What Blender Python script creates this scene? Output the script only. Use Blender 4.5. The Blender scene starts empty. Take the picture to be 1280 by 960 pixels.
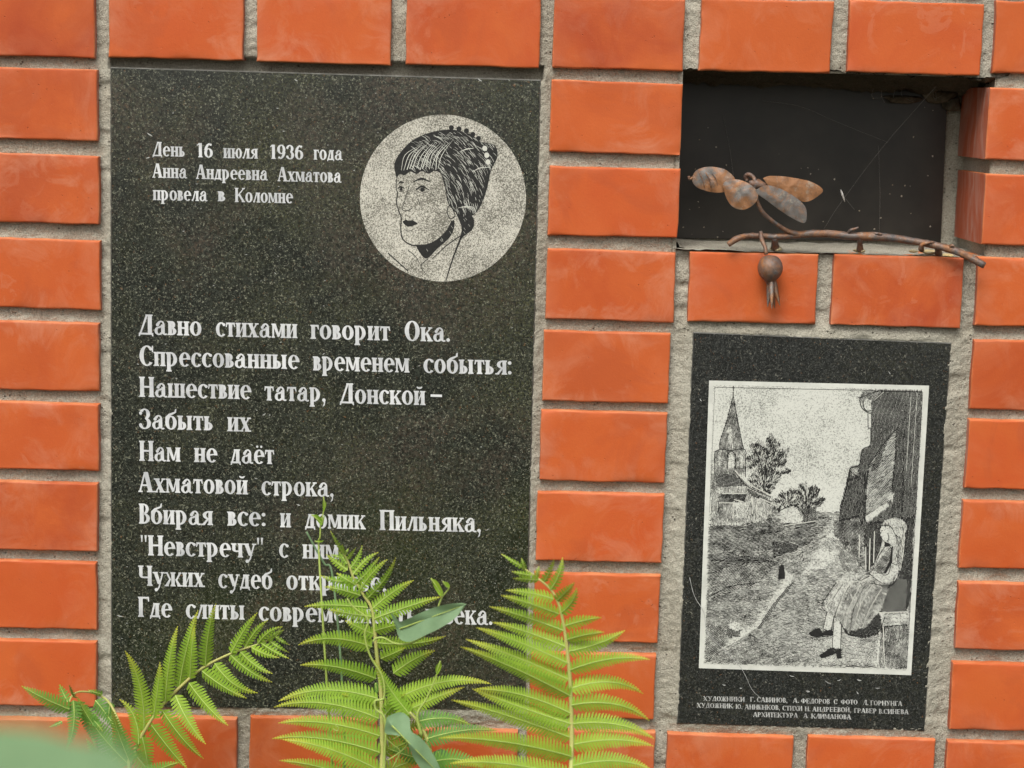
import bpy, bmesh, math, random
import numpy as np
from mathutils import Vector, Matrix
random.seed(7); rng = np.random.RandomState(7)
SC = bpy.context.scene; COL = SC.collection

# ------------------------------------------------------------------ camera
FPX = 2500.0                                   # focal length in photo pixels (1280 wide)
RX, RY, RZ = [math.radians(a) for a in (7.998, -0.4187, 1.618)]
CP = np.array([0.36195, 0.02796, -1.8130])     # x right, y down, z into the wall
def _rot():
    cx, sx, cy, sy, cz, sz = math.cos(RX), math.sin(RX), math.cos(RY), math.sin(RY), math.cos(RZ), math.sin(RZ)
    Rx = np.array([[1,0,0],[0,cx,-sx],[0,sx,cx]]); Ry = np.array([[cy,0,sy],[0,1,0],[-sy,0,cy]]); Rz = np.array([[cz,-sz,0],[sz,cz,0],[0,0,1]])
    return Rz @ Rx @ Ry
ROT = _rot()
def W(u, v, d=0.0):
    """point of the plane y = d that a photo pixel looks at"""
    u = np.asarray(u, float); v = np.asarray(v, float); d = np.asarray(d, float)
    r = np.stack([(u-640)/FPX, (v-480)/FPX, np.ones_like(u)], -1) @ ROT
    t = (d - CP[2]) / r[..., 2]
    P = CP + r * t[..., None]
    return np.stack([P[..., 0], P[..., 2], -P[..., 1]], -1)
def wv(u, v, d=0.0): return Vector(W(u, v, d))
cam = bpy.data.cameras.new('camera'); cam_o = bpy.data.objects.new('camera', cam); COL.objects.link(cam_o)
def b(v): return Vector((v[0], v[2], -v[1]))
M = Matrix((b(ROT[0]), -b(ROT[1]), -b(ROT[2]))).transposed().to_4x4(); M.translation = b(CP)
cam_o.matrix_world = M
cam.sensor_width = 36; cam.lens = FPX/1280*36; cam.clip_start = .02; cam.clip_end = 500
cam.dof.use_dof = True; cam.dof.focus_distance = 1.83; cam.dof.aperture_fstop = 5.0
SC.camera = cam_o
# ------------------------------------------------------------------ light
EL, AZ = math.radians(52), math.radians(197)
w = bpy.data.worlds.new('World'); SC.world = w; w.use_nodes = True
nt = w.node_tree; bg = nt.nodes['Background']
sky = nt.nodes.new('ShaderNodeTexSky'); sky.sky_type = 'NISHITA'; sky.sun_disc = False
sky.sun_elevation = EL; sky.sun_rotation = AZ; sky.dust_density = 6; sky.air_density = 1.5
hs = nt.nodes.new('ShaderNodeHueSaturation'); hs.inputs['Saturation'].default_value = .25
nt.links.new(sky.outputs[0], hs.inputs['Color']); nt.links.new(hs.outputs[0], bg.inputs[0]); bg.inputs[1].default_value = .14
sun = bpy.data.lights.new('sun', 'SUN'); sun.energy = 1.5; sun.angle = math.radians(28); sun.color = (1, .955, .88)
sun_o = bpy.data.objects.new('sun', sun); COL.objects.link(sun_o)
sd = Vector((math.sin(AZ)*math.cos(EL), math.cos(AZ)*math.cos(EL), math.sin(EL)))
sun_o.rotation_euler = (-sd).to_track_quat('-Z', 'Y').to_euler()
SC.view_settings.view_transform = 'Standard'; SC.view_settings.look = 'None'; SC.view_settings.exposure = 0.22; SC.view_settings.gamma = 1

# ------------------------------------------------------------------ helpers
def tag(o, label=None, cat=None, kind=None, group=None):
    if label: o['label'] = label
    if cat: o['category'] = cat
    if kind: o['kind'] = kind
    if group: o['group'] = group
    return o
def empty(name, loc):
    o = bpy.data.objects.new(name, None); o.location = loc; o.empty_display_size = .05; COL.objects.link(o); return o
def link(name, me, parent=None, mats=()):
    for m in mats: me.materials.append(m)
    o = bpy.data.objects.new(name, me); COL.objects.link(o)
    if parent:
        r = parent
        while r.parent: r = r.parent
        if parent.type == 'EMPTY': o.parent = parent; o.matrix_parent_inverse = Matrix.Translation(parent.location).inverted()
        else: o.parent = parent
    return o
def mesh(name, V, F, mats=(), parent=None, smooth=False, mi=None):
    me = bpy.data.meshes.new(name); me.from_pydata([tuple(map(float, p)) for p in V], [], [tuple(f) for f in F]); 
    if smooth: me.polygons.foreach_set('use_smooth', [True]*len(me.polygons))
    if mi is not None: me.polygons.foreach_set('material_index', mi)
    me.update()
    return link(name, me, parent, mats)

class N:
    """tiny node-graph helper"""
    def __init__(s, name):
        s.m = bpy.data.materials.new(name); s.m.use_nodes = True; s.t = s.m.node_tree
        s.p = s.t.nodes['Principled BSDF']; s.out = s.t.nodes['Material Output']
        s.tc = s.t.nodes.new('ShaderNodeTexCoord'); s.oi = None
    def n(s, typ, **kw):
        x = s.t.nodes.new('ShaderNode'+typ)
        for k, v in kw.items(): setattr(x, k, v)
        return x
    def l(s, a, c): s.t.links.new(a, c)
    def set(s, **kw):
        for k, v in kw.items():
            i = s.p.inputs[k.replace('_', ' ')]
            if hasattr(v, 'type') and hasattr(v, 'links'): s.l(v, i)
            else: i.default_value = v
    def vec(s, rand=False):
        if rand:
            if not s.oi: s.oi = s.n('ObjectInfo')
            a = s.n('VectorMath', operation='SCALE'); s.l(s.oi.outputs['Random'], a.inputs[0]); 
            c = s.n('CombineXYZ'); 
            mu = s.n('Math', operation='MULTIPLY'); s.l(s.oi.outputs['Random'], mu.inputs[0]); mu.inputs[1].default_value = 37
            s.l(mu.outputs[0], c.inputs[0]); s.l(mu.outputs[0], c.inputs[2]); c.inputs[1].default_value = .3
            ad = s.n('VectorMath', operation='ADD'); s.l(s.tc.outputs['Object'], ad.inputs[0]); s.l(c.outputs[0], ad.inputs[1])
            return ad.outputs[0]
        return s.tc.outputs['Object']
    def noise(s, scale, det=4, rough=.55, vec=None, dist=0, stretch=None):
        x = s.n('TexNoise'); x.inputs['Scale'].default_value = scale; x.inputs['Detail'].default_value = det
        x.inputs['Roughness'].default_value = rough; x.inputs['Distortion'].default_value = dist
        v = vec or s.vec()
        if stretch:
            mp = s.n('Mapping'); mp.inputs['Scale'].default_value = stretch; s.l(v, mp.inputs[0]); v = mp.outputs[0]
        s.l(v, x.inputs['Vector']); return x.outputs['Fac']
    def vor(s, scale, vec=None, out='Distance', feature='F1'):
        x = s.n('TexVoronoi', feature=feature); x.inputs['Scale'].default_value = scale; s.l(vec or s.vec(), x.inputs['Vector']); return x.outputs[out]
    def ramp(s, fac, stops, const=False):
        x = s.n('ValToRGB'); e = x.color_ramp.elements
        if const: x.color_ramp.interpolation = 'CONSTANT'
        while len(e) < len(stops): e.new(.5)
        for q, (p, c) in zip(e, stops):
            q.position = p; q.color = (c, c, c, 1) if isinstance(c, (int, float)) else (*c, 1)
        s.l(fac, x.inputs[0]); return x.outputs[0]
    def mix(s, fac, a, c, mode='MIX'):
        x = s.n('Mix', data_type='RGBA', blend_type=mode)
        for i, v in ((0, fac), (6, a), (7, c)):
            if isinstance(v, (int, float)): x.inputs[i].default_value = v if i == 0 else (v, v, v, 1)
            elif isinstance(v, tuple): x.inputs[i].default_value = (*v, 1)
            else: s.l(v, x.inputs[i])
        return x.outputs[2]
    def math(s, op, a, c=0.0):
        x = s.n('Math', operation=op)
        for i, v in ((0, a), (1, c)):
            if isinstance(v, (int, float)): x.inputs[i].default_value = v
            else: s.l(v, x.inputs[i])
        return x.outputs[0]
    def bump(s, h, dist, strength=1, prev=None):
        x = s.n('Bump'); x.inputs['Distance'].default_value = dist; x.inputs['Strength'].default_value = strength
        s.l(h, x.inputs['Height'])
        if prev: s.l(prev, x.inputs['Normal'])
        return x.outputs[0]

# ------------------------------------------------------------------ materials
def m_brick():
    k = N('brick_clay'); v = k.vec(True); r = k.oi.outputs['Random']
    base = k.ramp(r, [(0, (.38, .060, .016)), (.25, (.47, .092, .019)), (.5, (.49, .078, .018)), (.75, (.42, .072, .017)), (1, (.345, .050, .016))])
    base = k.mix(k.ramp(k.noise(14, 5, .6, v, .6), [(.3, 0), (.68, 1)]), base, (.53, .112, .026))
    base = k.mix(k.math('MULTIPLY', k.ramp(k.noise(9, 4, .6, v, 1.5), [(.52, 0), (.6, .55)]), .6), base, (.38, .076, .026))
    # pale bloom: streaky, strongest close to the arrises of some bricks
    g = k.n('SeparateXYZ'); k.l(k.tc.outputs['Generated'], g.inputs[0])
    ex = k.math('ABSOLUTE', k.math('SUBTRACT', g.outputs[0], .5)); ez = k.math('ABSOLUTE', k.math('SUBTRACT', g.outputs[2], .5))
    edge = k.math('MAXIMUM', k.math('MULTIPLY', k.math('SUBTRACT', ex, .36), 5), k.math('MULTIPLY', k.math('SUBTRACT', ez, .34), 4))
    bl = k.math('ADD', k.ramp(k.noise(24, 6, .68, v, 1.2), [(.45, 0), (.75, .8)]), k.math('MULTIPLY', edge, .28))
    bl = k.math('MULTIPLY', bl, k.ramp(k.noise(7, 3, .5, v, .5), [(.40, .08), (.62, .75)]))
    base = k.mix(k.math('MINIMUM', bl, .6), base, (.60, .28, .17))
    wet = k.math('MULTIPLY', k.ramp(k.noise(22, 5, .6, v, 1.8), [(.57, 0), (.61, .20), (.66, .20), (.70, .05)]), k.ramp(k.noise(4, 2, .5, v), [(.54, 0), (.62, 1)]))
    base = k.mix(wet, base, (.58, .25, .15))
    # arris worn paler
    ar = k.math('MAXIMUM', k.math('MULTIPLY', k.math('SUBTRACT', ex, .488), 90), k.math('MULTIPLY', k.math('SUBTRACT', ez, .478), 50))
    arn = k.math('MULTIPLY', k.ramp(ar, [(0, 0), (1, .75)]), k.ramp(k.noise(60, 3, .6, v), [(.3, .25), (.65, 1)]))
    base = k.mix(arn, base, (.70, .30, .13))
    # pits and dark specks
    pit = k.ramp(k.vor(190, v), [(.0, 1), (.11, 0)]); pm = k.ramp(k.noise(55, 2, .5, v), [(.52, 0), (.62, 1)])
    pit = k.math('MULTIPLY', pit, pm)
    base = k.mix(k.math('MULTIPLY', pit, .7), base, (.13, .045, .025))
    # fine random grain, a little darker, over the whole brick
    gr = k.noise(420, 3, .6, v)
    base = k.mix(k.math('MULTIPLY', k.ramp(gr, [(.35, 0), (.75, 1)]), .12), base, (.34, .08, .03))
    # the side face in the niche: brown-red with chalky streaks
    sx = k.n('SeparateXYZ'); gm = k.n('NewGeometry'); k.l(gm.outputs['Normal'], sx.inputs[0])
    side = k.ramp(k.math('ABSOLUTE', sx.outputs[0]), [(.86, 0), (.97, 1)])
    sidec = k.mix(k.ramp(k.noise(30, 5, .65, v, 1.5, (1, 1, .35)), [(.45, 0), (.66, .75)]), (.37, .088, .04), (.42, .24, .19))
    base = k.mix(side, base, sidec)
    n1 = k.bump(k.noise(34, 4, .6, v), .0006, .5); n2 = k.bump(k.noise(520, 3, .6, v), .00025, .5, n1)
    n3 = k.bump(k.math('MULTIPLY', pit, -1), .0009, .8, n2)
    k.set(Base_Color=base, Roughness=k.ramp(k.noise(20, 4, .6, v), [(.3, .45), (.7, .65)]), Normal=n3)
    k.p.inputs['Specular IOR Level'].default_value = .24
    return k.m
def m_mortar(name, a, c, stain=(.16, .12, .075), dark=.0):
    k = N(name)
    base = k.mix(k.ramp(k.noise(16, 5, .6), [(.35, 0), (.65, 1)]), a, c)
    base = k.mix(k.ramp(k.noise(8, 4, .6, dist=1), [(.5, 0), (.68, .5)]), base, stain)
    gr = k.ramp(k.noise(700, 2, .7), [(.3, 0), (.7, 1)])
    base = k.mix(.32, base, k.mix(gr, tuple(x*.35 for x in a), tuple(min(1, x*1.75) for x in c)))
    sp = k.ramp(k.vor(330), [(.0, 1), (.2, 0)]); spm = k.ramp(k.noise(170, 2), [(.55, 0), (.62, 1)])
    base = k.mix(k.math('MULTIPLY', k.math('MULTIPLY', sp, spm), .7), base, (.42, .38, .29))
    hole = k.math('MULTIPLY', k.ramp(k.vor(210), [(.05, 1), (.26, 0)]), k.ramp(k.noise(60, 3), [(.5, 0), (.62, 1)]))
    base = k.mix(k.math('MULTIPLY', hole, .7), base, (.045, .036, .025))
    n1 = k.bump(k.noise(110, 6, .7), .0013, .65); n2 = k.bump(gr, .0008, .8, n1); n3 = k.bump(k.math('MULTIPLY', hole, -1), .002, .8, n2)
    k.set(Base_Color=base, Roughness=.92, Normal=n3); k.p.inputs['Specular IOR Level'].default_value = .2
    return k.m
def m_granite(name, dark, mid, fleck, moss, rough):
    k = N(name)
    n = k.noise(360, 5, .85)
    base = k.mix(k.ramp(n, [(.44, 0), (.60, 1)]), dark, mid)
    base = k.mix(k.ramp(k.noise(520, 3, .85), [(.575, 0), (.66, .95)]), base, fleck)
    base = k.mix(k.ramp(k.noise(230, 4, .8), [(.50, 0), (.66, .55)]), base, tuple(x*.8 for x in mid))
    mo = k.math('MULTIPLY', k.ramp(k.noise(9, 6, .65, dist=.8), [(.42, 0), (.7, 1)]), k.ramp(k.noise(430, 3, .8), [(.46, 0), (.60, 1)]))
    base = k.mix(k.math('MULTIPLY', mo, .75), base, moss)
    refl_tint = k.math('MULTIPLY', k.ramp(k.noise(5.5, 5, .6, dist=.6), [(.48, 0), (.66, 1)]), k.ramp(k.noise(240, 4, .8), [(.44, 0), (.6, .8)]))  # brownish reflections in the polish, painted into the colour as patches
    if name.startswith('black'): base = k.mix(refl_tint, base, (.085, .062, .045))
    rust = k.ramp(k.noise(310, 3, .75), [(.66, 0), (.72, 1)])
    base = k.mix(k.math('MULTIPLY', rust, .6), base, (.24, .11, .045))
    dust = k.math('MULTIPLY', k.ramp(k.noise(420, 2, .8), [(.60, 0), (.72, 1)]), k.ramp(k.noise(26, 5, .7), [(.42, .15), (.62, 1)]))
    base = k.mix(k.math('MULTIPLY', dust, .6), base, (.34, .33, .27))
    k.set(Base_Color=base, Roughness=k.ramp(k.noise(18, 5, .6), [(.3, rough), (.7, rough+.07)]), Normal=k.bump(n, .0002, .4))
    k.p.inputs['Specular IOR Level'].default_value = .85
    return k.m
def m_speckle(name, light, dark, lo, hi, smudge):
    k = N(name)
    n = k.noise(980, 2, .8)
    big = k.ramp(k.noise(22, 4, .6), [(.38, 0), (.68, smudge)])
    f = k.ramp(k.math('SUBTRACT', n, k.math('MULTIPLY', big, .10)), [(lo, 0), (hi, 1)])
    base = k.mix(f, dark, light)
    k.set(Base_Color=base, Roughness=.7); k.p.inputs['Specular IOR Level'].default_value = .3
    return k.m
def m_plain(name, c, rough=.6, var=None, scale=60, metal=0, spec=.4, bump=0):
    k = N(name); base = c
    if var: base = k.mix(k.ramp(k.noise(scale, 4, .6), [(.35, 0), (.65, 1)]), c, var)
    if isinstance(base, tuple): base = (*base, 1)
    k.set(Base_Color=base, Roughness=rough, Metallic=metal); k.p.inputs['Specular IOR Level'].default_value = spec
    if bump: k.set(Normal=k.bump(k.noise(scale*3, 4, .6), bump, .6))
    return k.m
def m_leaf(name, c0, c1, tip, rough=.55, transl=.36):
    k = N(name); at = k.n('Attribute', attribute_name='along')
    oi = k.n('ObjectInfo')
    base = k.mix(oi.outputs['Random'], c0, c1)
    base = k.mix(k.ramp(k.noise(70, 4, .6), [(.35, 0), (.7, .5)]), base, tuple(x*.72 for x in c0))
    base = k.mix(k.math('MULTIPLY', k.ramp(k.noise(260, 3, .7), [(.55, 0), (.75, 1)]), .25), base, tip)
    base = k.mix(k.ramp(at.outputs['Fac'], [(.62, 0), (1, .9)]), base, tip)
    k.set(Base_Color=base, Roughness=rough, Normal=k.bump(k.noise(420, 3, .6), .0003, .5)); k.p.inputs['Specular IOR Level'].default_value = .25
    tr = k.n('BsdfTranslucent'); k.l(base, tr.inputs[0]); mx = k.n('MixShader'); mx.inputs[0].default_value = transl
    k.l(k.p.outputs[0], mx.inputs[1]); k.l(tr.outputs[0], mx.inputs[2]); k.l(mx.outputs[0], k.out.inputs[0])
    return k.m
def m_rust():
    k = N('rusted_iron')
    n = k.ramp(k.noise(48, 8, .74, dist=1.6), [(.40, 0), (.66, 1)])
    base = k.mix(n, (.110, .108, .108), (.31, .135, .050))
    base = k.mix(k.ramp(k.noise(170, 4, .7), [(.5, 0), (.7, .8)]), base, (.11, .052, .032))
    base = k.mix(k.math('MULTIPLY', k.ramp(k.noise(120, 3, .7, dist=.4), [(.60, 0), (.68, 1)]), .5), base, (.30, .27, .23))
    k.set(Base_Color=base, Roughness=k.ramp(n, [(0, .38), (1, .7)]), Metallic=.25, Normal=k.bump(k.noise(260, 5, .7), .0009, .8))
    return k.m
BRICK = m_brick()
MORTAR = m_mortar('sandy_mortar', (.315, .295, .235), (.42, .40, .33))
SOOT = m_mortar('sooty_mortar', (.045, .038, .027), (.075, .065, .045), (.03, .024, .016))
GRAN = m_granite('black_green_granite', (.003, .0036, .0026), (.031, .036, .028), (.28, .285, .21), (.080, .082, .036), .16)
GRAN2 = m_granite('dark_grey_granite', (.005, .006, .006), (.030, .032, .030), (.13, .13, .12), (.034, .034, .020), .20)
EDGE = m_plain('cut_stone_edge', (.14, .14, .125), .5, (.07, .07, .06), 120)
LETTER = m_plain('letter_paint', (.66, .67, .67), .65, (.44, .45, .46), 46)
LETTER2 = m_plain('small_letter_paint', (.50, .51, .49), .7, (.26, .26, .25), 120)
DISC = m_speckle('frosted_stone_medallion', (.60, .58, .50), (.13, .125, .10), .36, .54, 1.3)
PAPER = m_speckle('frosted_stone_panel', (.60, .61, .55), (.22, .225, .20), .31, .43, 1.3)
FRAMEM = m_plain('pale_border', (.63, .64, .58), .7, (.52, .53, .48), 60)
INK = m_plain('engraved_dark', (.012, .012, .011), .6, (.024, .024, .022), 500, 0, .3)
LIGHTINK = m_plain('engraved_light', (.58, .585, .52), .7)
RUST = m_rust()
def m_rust_leaf(o_):
    k = N('rusted_sheet_iron'); n = k.ramp(k.noise(42, 8, .74, dist=1.2), [(.42+o_, 0), (.56+o_, 1)])
    base = k.mix(n, (.150, .142, .132), (.31, .145, .062)); base = k.mix(k.ramp(k.noise(190, 5, .75), [(.46, 0), (.7, .7)]), base, (.13, .07, .04))
    base = k.mix(k.math('MULTIPLY', k.ramp(k.noise(90, 5, .75), [(.56, 0), (.64, 1)]), .5), base, (.36, .32, .25))
    k.set(Base_Color=base, Roughness=.5, Metallic=.15, Normal=k.bump(k.noise(150, 6, .7), .0008, .9)); return k.m
RLEAF = m_rust_leaf(0); RL1 = m_rust_leaf(-.12); RL2 = m_rust_leaf(.09)
STEEL = m_plain('dark_niche_sheet', (.014, .012, .0095), .32, (.028, .024, .019), 22, 0, .5, .0)
FERN = m_leaf('fern_green', (.25, .45, .045), (.35, .55, .055), (.58, .56, .06))
FERN2 = m_leaf('fern_mid_green', (.125, .31, .060), (.19, .40, .055), (.40, .48, .06))
RIB = m_plain('fern_rib', (.40, .52, .13), .5)
RACH = m_plain('fern_stalk', (.46, .42, .14), .5, (.38, .44, .12), 60)
VLEAF = m_leaf('bindweed_grey_green', (.20, .33, .17), (.22, .35, .19), (.26, .38, .2), .5, .25)
VSTEM = m_plain('bindweed_stem', (.34, .44, .10), .5)
WEB = m_plain('web_thread', (.22, .21, .19), .7)
GLUE = m_plain('yellow_resin', (.55, .40, .17), .45, (.62, .55, .36), 150, 0, .5, .0006)
SPECK = m_plain('pale_debris', (.33, .27, .18), .8, (.45, .42, .36), 90)

# ------------------------------------------------------------------ ground
def vnoise(x, y, seed, n=64):
    r = np.random.RandomState(seed).rand(n, n); xi = np.floor(x).astype(int); yi = np.floor(y).astype(int)
    fx = x-xi; fy = y-yi; fx = fx*fx*(3-2*fx); fy = fy*fy*(3-2*fy)
    a = r[yi % n, xi % n]; c = r[yi % n, (xi+1) % n]; d = r[(yi+1) % n, xi % n]; e = r[(yi+1) % n, (xi+1) % n]
    return (a*(1-fx)+c*fx)*(1-fy)+(d*(1-fx)+e*fx)*fy
GZ = -1.28
k = N('garden_soil'); gcol = k.mix(k.ramp(k.noise(3, 6, .7), [(.4, 0), (.6, 1)]), (.030, .045, .014), (.055, .048, .028))
k.set(Base_Color=gcol, Roughness=.95, Normal=k.bump(k.noise(30, 6, .7), .03, .8))
xs = np.concatenate([np.linspace(-150, -4, 12), np.linspace(-3.5, 4.5, 60), np.linspace(5, 150, 12)])
ys = np.concatenate([np.linspace(-150, -5, 12), np.linspace(-4.5, .0, 36)+0, np.linspace(.5, 120, 8)])
X, Y = np.meshgrid(xs, ys); Z = GZ + .03*(vnoise(X*3+99, Y*3+99, 3)-.5) + .02*(vnoise(X*9+99, Y*9+99, 4)-.5)
nx, ny = len(xs), len(ys)
F = [(j*nx+i, j*nx+i+1, (j+1)*nx+i+1, (j+1)*nx+i) for j in range(ny-1) for i in range(nx-1)]
tag(mesh('ground', np.stack([X.ravel(), Y.ravel(), Z.ravel()], 1), F, [k.m], None, True), kind='structure')

# ------------------------------------------------------------------ brick wall
PX, PY, JH, JV = .132, .0757, .0122, .0118
wall = empty('brick_wall', (.36, .06, GZ))
tag(wall, 'orange brick wall with wide sandy mortar joints, stone plaques and a dark niche set in it', 'wall')
meas = {}   # (col,row): left x, top y, right x, bottom y  as seen in the photo
for c, (L, R, T, B) in {-1: (-48, 118, -20, 70.5), 0: (135.5, 304, -17, 73.5), 1: (321, 489, -12, 79.5), 2: (507.5, 675, -7, 83), 3: (692, 855, -3, 86.5),
                        4: (875.5, 1040.5, 0, 90), 5: (1060.5, 1228, 2.5, 92.5), 6: (1243.5, 1412, 3, 93)}.items(): meas[c, 0] = (L, T, R, B)
for r, (R, T, B) in {1: (121.5, 85, 174), 2: (124, 192.5, 278.5), 3: (125, 298.5, 385), 4: (124, 402, 488), 5: (123.5, 503, 587), 6: (122, 602.5, 688), 7: (120.5, 701.5, 786), 8: (120, 801, 883)}.items():
    meas[-1, r] = (R-166, T, R, B)
for r, q in {1: (688, 102, 852.5, 192), 2: (686, 209.5, 849, 296), 3: (683, 313, 844, 401), 4: (678.5, 415, 837, 503), 5: (675, 514.5, 833, 602.5), 6: (670.5, 616.5, 829, 702.5), 7: (667, 718, 824, 802.5), 8: (662, 817, 819, 898), 9: (658, 914, 818, 999)}.items(): meas[3, r] = q
meas[4, 3] = (861, 316.5, 1021.5, 404); meas[5, 3] = (1040.5, 319.5, 1203, 408.5); meas[6, 3] = (1221, 323.5, 1384, 409)
for r, (L, T, B) in {1: (1235, 112, 201.5), 2: (1229.5, 219.5, 307.5), 4: (1215, 426.5, 513.5), 5: (1208.5, 526.5, 612.5), 6: (1201.5, 627.5, 712.5), 7: (1196, 730, 813.5), 8: (1188.5, 830, 914)}.items():
    meas[6, r] = (L, T, L+165, B)
meas[4, 9] = (833, 919.5, 990.5, 1004); meas[5, 9] = (1008, 922.5, 1167.5, 1007); meas[6, 9] = (1182, 928.5, 1340, 1012)
meas[1, 9] = (311.5, 898, 471, 985); meas[0, 9] = (140, 896.5, 295.5, 983)
def brick_mesh(w_, h_, depth, seed, fine=True):
    """brick in local coords, face towards -y at y=0, arrises rounded and slightly chipped"""
    r_ = np.random.RandomState(seed)
    def axis(half, n):
        e = np.array([0, .0006, .0013, .0022, .0034]) if fine else np.array([0, .002])
        inner = np.linspace(-half+.007, half-.007, n)
        return np.concatenate([-half+e, inner, (half-e)[::-1]])
    ax = axis(w_/2, 15 if fine else 2); az = axis(h_/2, 8 if fine else 2)
    X, Z = np.meshgrid(ax, az); R = .0015
    dx = w_/2-np.abs(X); dz = h_/2-np.abs(Z)
    q = np.minimum(dx, dz); t = np.clip(q/R, 0, 1); Yv = R*(1-np.sqrt(np.clip(1-(1-t)**2, 0, 1)))*1.0
    s = r_.rand(4)*50
    if fine:
        ed = np.exp(-q/.003)
        Yv = Yv + .0030*np.maximum(0, vnoise(X*130+s[0]+60, Z*160+s[1]+60, seed+1)-.62)*2.2*ed
        Yv = Yv + .0006*(vnoise(X*28+s[2]+60, Z*28+s[3]+60, seed+2)-.5)
        wob = .0011*(vnoise(X*70+s[1]+60, Z*70+s[2]+60, seed+3)-.5)
        X = X+np.sign(X)*wob*np.exp(-dx/.004); Z = Z+np.sign(Z)*wob*np.exp(-dz/.004)
        X = X + Z*(r_.rand()-.5)*.012; Z = Z + X*(r_.rand()-.5)*.008
    nx, nz = len(ax), len(az)
    V = list(zip(X.ravel(), Yv.ravel(), Z.ravel()))
    F = [(j*nx+i, j*nx+i+1, (j+1)*nx+i+1, (j+1)*nx+i) for j in range(nz-1) for i in range(nx-1)]
    per = [i for i in range(nx)] + [j*nx+nx-1 for j in range(1, nz)] + [(nz-1)*nx+i for i in range(nx-2, -1, -1)] + [j*nx for j in range(nz-2, 0, -1)]
    base = len(V); 
    for p in per: V.append((V[p][0], depth, V[p][2]))
    n = len(per); F += [(per[(i+1) % n], per[i], base+i, base+(i+1) % n) for i in range(n)]
    F.append(tuple(base+i for i in range(n)))
    me = bpy.data.meshes.new('brick'); me.from_pydata([tuple(map(float, v)) for v in V], [], F)
    me.polygons.foreach_set('use_smooth', [True]*len(me.polygons)); me.materials.append(BRICK); me.update()
    try: me.set_sharp_from_angle(angle=math.radians(50))
    except Exception: pass
    return me
shared = [brick_mesh(.12, .0642, .1, s, False) for s in range(3)]
far_v, far_f = [], []
for c in range(-9, 16):
    for r in range(-6, 17):
        if (0 <= c <= 2 and 1 <= r <= 8) or (c in (4, 5) and (r in (1, 2) or 4 <= r <= 8)): continue
        x0, x1 = c*PX+JV/2, (c+1)*PX-JV/2; z1, z0 = -((r-1)*PY+JH/2), -(r*PY-JH/2)
        if (c, r) in meas:
            L, T, R, B = meas[c, r]; um, vm = (L+R)/2, (T+B)/2
            x0 = W(L, vm)[0]; x1 = W(R, vm)[0]; z1 = W(um, T)[2]; z0 = W(um, B)[2]
        vis = -1 <= c <= 6 and 0 <= r <= 9
        if vis: me = brick_mesh(x1-x0, z1-z0, .112, 100+c*37+r, True)
        elif -3 <= c <= 9 and -2 <= r <= 11: me = shared[(c*5+r*3) % 3]
        else:
            bm_ = shared[(c*5+r*3) % 3]; o_ = len(far_v); cx, cz = (x0+x1)/2, (z0+z1)/2
            far_v += [(v.co.x+cx, v.co.y, v.co.z+cz) for v in bm_.vertices]; far_f += [tuple(o_+i for i in p.vertices) for p in bm_.polygons]; continue
        o = link('brick', me, wall); jit = 0 if (c, r) in meas else .0008
        o.location = ((x0+x1)/2+random.uniform(-jit, jit), random.uniform(-.0008, .0008), (z0+z1)/2+random.uniform(-jit, jit))
        o.rotation_euler = (random.uniform(-.006, .006), random.uniform(-.004, .004), random.uniform(-.004, .004))
far = mesh('outer_bricks', far_v, far_f, [BRICK], wall, True); far['kind'] = 'stuff'

# mortar bed: one rough recessed sheet with a hole for the niche
NX0, NX1 = W(851, 200)[0]-.0006, W(1243, 160)[0]; NZ1, NZ0 = .0068, W(1030, 316.2)[2]-.0012
def axis2(a, b_, lo, hi, fine, coarse):
    return np.unique(np.concatenate([np.arange(a, lo, coarse), np.arange(lo, hi, fine), np.arange(hi, b_+coarse, coarse)]).round(6))
xs = axis2(-9*PX, 16*PX, -.13, .90, .0016, .02); zs = axis2(GZ-.02, 7*PY, -.72, .09, .0016, .02)
X, Z = np.meshgrid(xs, zs)
Yd = .0080 + .0008*(vnoise(X*41+Z*23+99, Z*47-X*17+99, 11)-.5) + .0009*(vnoise(X*170+Z*60+199, Z*150-X*50+199, 12)-.5) + .0019*(vnoise(X*480+399, Z*480+399, 13, 256)-.5)
Yd = Yd + .0025*np.maximum(0, vnoise(X*36+99, Z*90+99, 15)-.72)*4        # gouges left by the trowel
def near_rect(x0, x1, z0, z1):
    return np.maximum(np.maximum(x0-X, X-x1), np.maximum(z0-Z, Z-z1))
pl2 = [W(866, 415), W(1189.5, 428), W(1156, 914.5), W(846, 905)]
pl1 = [W(137.5, 83), W(676, 99.5), W(656, 888), W(138.5, 885)]
n2_ = near_rect(pl2[3][0], pl2[1][0], pl2[2][2], pl2[0][2]); n1_ = near_rect(pl1[0][0], pl1[2][0], pl1[3][2], pl1[0][2])
sm = np.clip(1-n2_/.014, 0, 1)*.0036 + np.clip(1-n1_/.008, 0, 1)*.0022
top_gap = (X > pl1[0][0]-.002) & (X < pl1[1][0]+.002) & (Z > pl1[1][2]-.001) & (Z < 0.006)
sm = np.where(top_gap, -.012, sm)
def quad_in(q, m):
    ok = np.ones(X.shape, bool)
    for i in range(4):
        ax, az, bx, bz = q[i][0], q[i][2], q[(i+1) % 4][0], q[(i+1) % 4][2]; L = math.hypot(bx-ax, bz-az)
        ok &= ((bx-ax)*(Z-az)-(bz-az)*(X-ax))/L < -m
    return ok
sm = np.where(quad_in(pl1, .0022) | quad_in(pl2, .0022), -.008, sm)
Yd = Yd - sm
nx, nz = len(xs), len(zs); cxm = (xs[:-1]+xs[1:])/2; czm = (zs[:-1]+zs[1:])/2
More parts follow.
